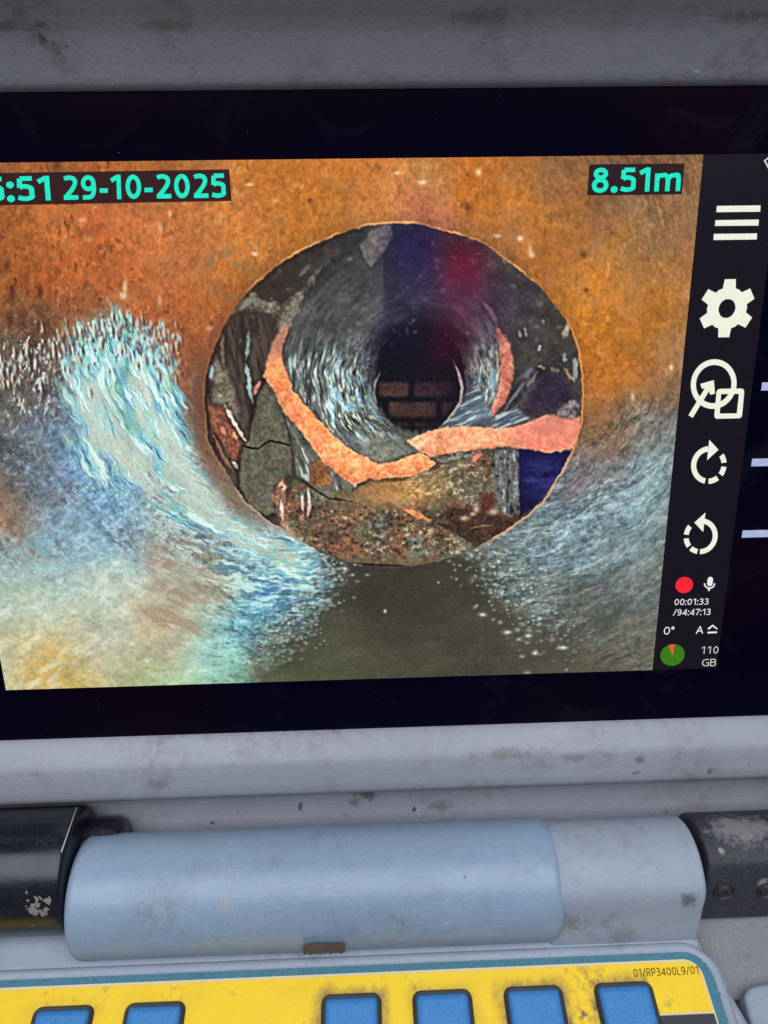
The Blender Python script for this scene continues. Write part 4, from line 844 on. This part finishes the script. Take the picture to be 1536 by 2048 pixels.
xr, vr = .22351, -VH
toolbar = mesh('toolbar', [lid(VW, 0, .00012), lid(xr, 0, .00012), lid(xr, vr, .00012), lid(VW, vr, .00012)], [(0, 1, 2, 3)], 'tool', screen, 0)
z2 = lambda pts: Z(1280, 280, 5.12, pts); z3 = lambda pts: Z(1280, 680, 4.656, pts); z4 = lambda pts: Z(1280, 1100, 6.0, pts)
flat('menu_icon', [z2([(782, 676), (1229, 670), (1225, 735), (777, 740)]), z2([(768, 822), (1211, 815), (1208, 877), (762, 881)]), z2([(752, 962), (1194, 957), (1190, 1019), (747, 1025)])], 'cream')
# gear: outline round a hole, traced tooth by tooth
cx, cy = on_lid(1453, 617); hx, hy = on_lid(1453, 617)
out = []; inn = []
for k in range(6):
    for da, r in ((-30, .0057), (-19, .0056), (-11.5, .0079), (11.5, .0079), (19, .0056)):
        t = math.radians(90 + k * 60 + da); out.append((cx + r * math.cos(t) * .98, cy + r * math.sin(t))); inn.append((cx + .00235 * math.cos(t), cy + .00255 * math.sin(t)))
out.append(out[0]); inn.append(inn[0])
V = [lid(x, v, .0003) for x, v in out + inn]; n_ = len(out)
mesh('settings_icon', V, [(i, i + 1, n_ + i + 1, n_ + i) for i in range(n_ - 1)], 'cream', screen, 0)
A1 = arc(682, 409, 213, 231, 0, 360, 64, .04); A2 = arc(682, 409, 165, 178, 0, 360, 64, .04)
sq_o = [(742, 453), (940, 450), (958, 458), (966, 478), (946, 700), (938, 718), (920, 727), (712, 732), (694, 724), (688, 704), (708, 484), (718, 462)]; sq_i = [(755, 502), (914, 500), (916, 501), (917, 505), (898, 676), (897, 680), (894, 682), (742, 683), (739, 682), (738, 678), (750, 508), (752, 504)]
flat('shapes_icon', [z3(q) for q in strip(A1, A2)] + [z3(q) for q in strip(sq_o + sq_o[:1], sq_i + sq_i[:1])] + [z3([(447, 698), (600, 448), (640, 472), (487, 723)]), z3([(558, 408), (683, 372), (640, 472), (600, 448), (572, 452)]), z3([(683, 372), (694, 498), (650, 509), (638, 472)])], 'cream', .0003)
def rot_icon(name, c, a, b, arcs, head):
    P = []
    for t0, t1, n in arcs: P += [z3(q) for q in strip(arc(*c, a, b, t0, t1, n, .05), arc(*c, a * .71, b * .72, t0, t1, n, .05))]
    flat(name, P + [z3(head)], 'cream')
rot_icon('rotate_clockwise_icon', (637, 1162), 165, 176, [(96, 259, 40), (37, 8, 8), (-6, -36, 8), (-52, -88, 8)], [(641, 927), (727, 1020), (620, 1118)])
rot_icon('rotate_anticlockwise_icon', (561, 1825), 158, 166, [(-90, 82, 40), (140, 174, 8), (188, 220, 8), (231, 260, 8)], [(606, 1604), (502, 1697), (584, 1785)])
flat('record_dot', [z4(arc(526, 416, 105, 97, 0, 360, 48, .08)[:-1])], 'red')
mic = [z4([(805 + .0, 350)] + [(837 + 32 * math.cos(t) + 3, 350 - 32 * math.sin(t)) for t in np.linspace(math.pi, 0, 10)] + [(833 + 32 * math.cos(t), 398 - 32 * math.sin(t)) for t in np.linspace(0, -math.pi, 10)])]
mic += [z4(q) for q in strip(arc(829, 400, 68, 62, 175, 365, 24), arc(829, 400, 51, 45, 175, 365, 24))] + [z4([(815, 455), (836, 455), (832, 487), (810, 487)])]
flat('microphone_icon', mic, 'white')
flat('storage_pie', [z4(arc(386, 1254, 145, 129, 0, 360, 56, .10)[:-1])], 'green'); flat('used_wedge', [z4([(386, 1256), (340, 1138), (352, 1130), (380, 1124), (406, 1126)])], 'wedge', .00042)
flat('level_icon', [z4([(805, 937), (868, 890), (925, 937), (921, 952), (866, 912), (820, 952)]), z4([(806, 976), (920, 972), (918, 992), (805, 997)])], 'white')
for i, (px, py, w, h) in enumerate(((1484, 1068, 120, 15), (1503, 925, 120, 15), (1523, 773, 120, 14))):
    x, v = on_lid(px, py); mesh('printed_mark', [lid(x, v - .00115, .0001), lid(x + .022, v - .00115, .0001), lid(x + .022, v + .00115, .0001), lid(x, v + .00115, .0001)], [(0, 1, 2, 3)], 'print', screen, 0)
flat('corner_icon', strip([(1526, 322), (1540, 311), (1556, 322)], [(1530, 322), (1540, 315), (1552, 322)]) + strip([(1526, 321), (1548, 362)], [(1530, 321), (1551, 360)]), 'dimwhite', .0003)

flat('date_shade', [[(-110, 348), (459, 339), (463.5, 402), (-112, 413)]], 'capbox', .00025)
flat('distance_shade', [[(1178, 329), (1368, 327), (1363, 389), (1174, 391)]], 'capbox2', .00025)

def el(cx, cy, rx, ry, t0=0, t1=360, n=28): return [(cx + rx * math.cos(math.radians(t0 + (t1 - t0) * i / n)), cy + ry * math.sin(math.radians(t0 + (t1 - t0) * i / n))) for i in range(n + 1)]
def cr(pts, k=5):                              # smooth curve through points
    p = [pts[0]] + list(pts) + [pts[-1]]; out = []
    for i in range(1, len(p) - 2):
        a, b, c, d = (np.array(q) for q in p[i - 1:i + 3])
        for j in range(k):
            t = j / k; out.append(tuple(.5 * (2 * b + (c - a) * t + (2 * a - 5 * b + 4 * c - d) * t * t + (3 * b - a - 3 * c + d) * t ** 3)))
    return out + [tuple(pts[-1])]
def glyph(ch, t):
    h = t / 2; T = 1 - h
    if ch in '0O': return .68, [el(.34, .5, .34 - h, .5 - h)]
    if ch == '1': return .50, [[(.44 - h, 0), (.44 - h, 1)], [(.02, .76), (.44 - h * 1.3, T + h * .2)]]
    if ch == '2': return .66, [cr([(.04 + h * .4, .88 - h * .3), (.17, T - .01), (.32, T), (.48, T - .05), (.58 - h * .4, .73), (.52 - h * .3, .56), (.32, .33), (h * 1.1, h)]), [(h * .3, h), (.66, h)]]
    if ch == '3': return .64, [cr([(.06, .93 - h * .4), (.2, T - .01), (.36, T), (.5, T - .06), (.56 - h * .4, .77), (.48, .60), (.36, .535), (.2, .53)]), cr([(.2, .53), (.4, .515), (.54, .44), (.64 - h, .28), (.54, h + .07), (.36, h), (.2, h), (.03, h + .05)])]
    if ch == '4': return .74, [[(.56, T), (h * 1.1, .26), (.74, .26)], [(.57, 1), (.57, 0)]]
    if ch == '5': return .62, [[(.57, T), (.10 + h * .3, T)], cr([(.10 + h * .3, T), (.08 + h * .3, .75), (.07 + h * .3, .53)], 3), cr([(.07 + h * .3, .53), (.2, .585), (.36, .58), (.52, .50), (.62 - h, .31), (.53, h + .07), (.36, h), (.2, h), (.03, h + .05)])]
    if ch == '6': return .66, [el(.34, .33, .32 - h, .33 - h), cr([(h + .02, .36), (.08, .65), (.2, .86), (.38, T), (.6, T)])]
    if ch == '7': return .64, [[(0, T), (.62 - h * .3, T), (.2, 0)]]
    if ch == '8': return .68, [el(.34, .76, .295 - h, .24 - h * .5 - h * .35), el(.34, .28, .34 - h, .28 - h * .62)]
    if ch == '9': return .66, [el(.32, .67, .32 - h, .33 - h), cr([(.64 - h, .64), (.58 - h * .3, .35), (.46, .14), (.28, h), (.06, h)])]
    if ch == ':': return t * 1.1, [el(t * .55, h * 1.05, h * .52, h * .52, n=10), el(t * .55, .66, h * .52, h * .52, n=10)]
    if ch == '.': return t * 1.1, [el(t * .55, h * 1.05, h * .52, h * .52, n=10)]
    if ch == '-': return .36, [[(0, .36), (.36, .36)]]
    if ch == '/': return .48, [[(.02, -.02), (.46, 1.02)]]
    if ch == 'm': return 1.06, [[(h, 0), (h, .75)], cr([(h, .50), (.16, .64), (.31, .755 - h), (.44, .70 - h * .4), (.53, .5), (.53, 0)]), cr([(.53, .50), (.66, .64), (.81, .755 - h), (.96 - h * .3, .70 - h * .4), (1.06 - h, .5), (1.06 - h, 0)])]
    if ch == 'A': return .8, [[(h * .6, 0), (.4, 1)], [(.4, 1), (.8 - h * .6, 0)], [(.17, .36), (.63, .36)]]
    if ch == 'G': return .80, [cr([(.76, T - .03), (.6, T), (.4, T - .02), (.17, .8), (h, .5), (.16, .2), (.42, h), (.62, h), (.8 - h, .07 + h)]), [(.8 - h, .04), (.8 - h, .48)], [(.8, .48), (.48, .48)]]
    if ch == 'B': return .66, [[(h, 0), (h, 1)], cr([(h, T), (.34, T), (.52, T - .05), (.57, .77), (.5, .57), (.34, .53), (h, .53)]), cr([(h, .53), (.38, .53), (.57, .46), (.66 - h, .28), (.57, h + .05), (.38, h), (h, h)])]
    if ch == 'R': return .66, [[(h, 0), (h, 1)], cr([(h, T), (.34, T), (.53, T - .06), (.58, .75), (.53, .52), (.34, .46), (h, .46)]), [(.32, .46), (.64, 0)]]
    if ch == 'P': return .60, [[(h, 0), (h, 1)], cr([(h, T), (.34, T), (.53, T - .06), (.58, .73), (.53, .48), (.34, .42), (h, .42)])]
    if ch == 'L': return .54, [[(h, 1), (h, h), (.54, h)]]
    if ch == '°': return .34, [el(.17, .82, .15 - h * .5, .17 - h * .5, n=16)]
    return .3, []
def ink(s, t, gap=.13):                        # flat mesh of a line of lettering, in cap heights
    V = []; F = []; x = 0.0
    for ch in s:
        w, strokes = glyph(ch, t)
        for pl in strokes:
            P = np.array(pl, float); n = len(P); closed = np.allclose(P[0], P[-1]) and n > 4
            b = len(V)
            for i in range(n):
                if closed: d0 = P[i] - P[i - 1 if i else n - 2]; d1 = P[(i + 1) if i < n - 1 else 1] - P[i]
                else: d0 = P[i] - P[max(i - 1, 0)] if i else P[1] - P[0]; d1 = P[i + 1] - P[i] if i < n - 1 else d0
                d0 = d0 / (np.linalg.norm(d0) + 1e-9); d1 = d1 / (np.linalg.norm(d1) + 1e-9); m = np.array((-d0[1] - d1[1], d0[0] + d1[0])); m /= np.linalg.norm(m) + 1e-9
                k = t / 2 / max(.45, abs(m @ np.array((-d1[1], d1[0]))))
                for sgn in (-1, 1): q = P[i] + sgn * m * k; V.append((x + q[0], q[1]))
            F += [(b + 2 * i, b + 2 * i + 1, b + 2 * i + 3, b + 2 * i + 2) for i in range(n - 1)]
        x += w + gap + (.12 if ch == ' ' else 0)
    return np.array(V), F
def text(name, s, mat, corners, t=.11, place=None, like=None, gap=.13):
    """corners: bottom-left, bottom-right, top-right, top-left of the inked box, in picture units"""
    co, F = ink(s, t, gap); x0, x1 = co[:, 0].min(), co[:, 0].max(); u = (co[:, 0] - x0) / (x1 - x0); v = co[:, 1]
    c = np.array(corners, float); P = ((1 - u) * (1 - v))[:, None] * c[0] + (u * (1 - v))[:, None] * c[1] + (u * v)[:, None] * c[2] + ((1 - u) * v)[:, None] * c[3]
    pl = place or (lambda p: lp(p, .0004))
    return mesh(name, [pl(p) for p in P], F, mat, like or screen, 0)
def boxc(x0, y0, x1, y1, h, slant=0.0, top=None):   # baseline from (x0,y0) to (x1,y1), ink height h, tops leaning right
    return [(x0, y0), (x1, y1), (x1 + slant, y1 - h), (x0 + slant, y0 - h)]
text('date_text', '29-10-2025', 'cyan', boxc(129, 400, 453, 395.5, 48.5, -2), .185, gap=.14)
text('time_text', '15:51', 'cyan', boxc(-60, 404, 103, 401, 49, -4), .185, gap=.14)
text('distance_text', '8.51m', 'cyan', boxc(1182, 384.5, 1359, 382.5, 48, 3), .185, gap=.14)
k4 = lambda x0, y0, x1, y1, h, sl: [(1280 + x / 6, 1100 + y / 6) for x, y in boxc(x0, y0, x1, y1, h, sl)]
text('record_time_text', '00:01:33', 'white', k4(405, 656, 812, 648, 74, 9), .13, gap=.17)
text('time_left_text', '/94:47:13', 'white', k4(388, 780, 836, 772, 74, 9), .13, gap=.17)
text('angle_text', '0°', 'white', k4(276, 1010, 400, 1006, 94, 10), .115)
text('auto_text', 'A', 'white', k4(662, 998, 750, 997, 88, 10), .12)
text('capacity_text', '110', 'dimwhite', k4(726, 1238, 930, 1234, 86, 10), .115, gap=.3)
text('unit_text', 'GB', 'dimwhite', k4(734, 1388, 902, 1384, 86, 8), .115)
def on_pad(p): q = on_z(p[0], p[1], DZ + .0011); return q
text('part_number_text', '01/RP3400L9/01', 'ink', [(1268.5, 1954), (1398, 1948), (1395, 1932), (1266, 1938)], .10, on_pad, pad, .22)
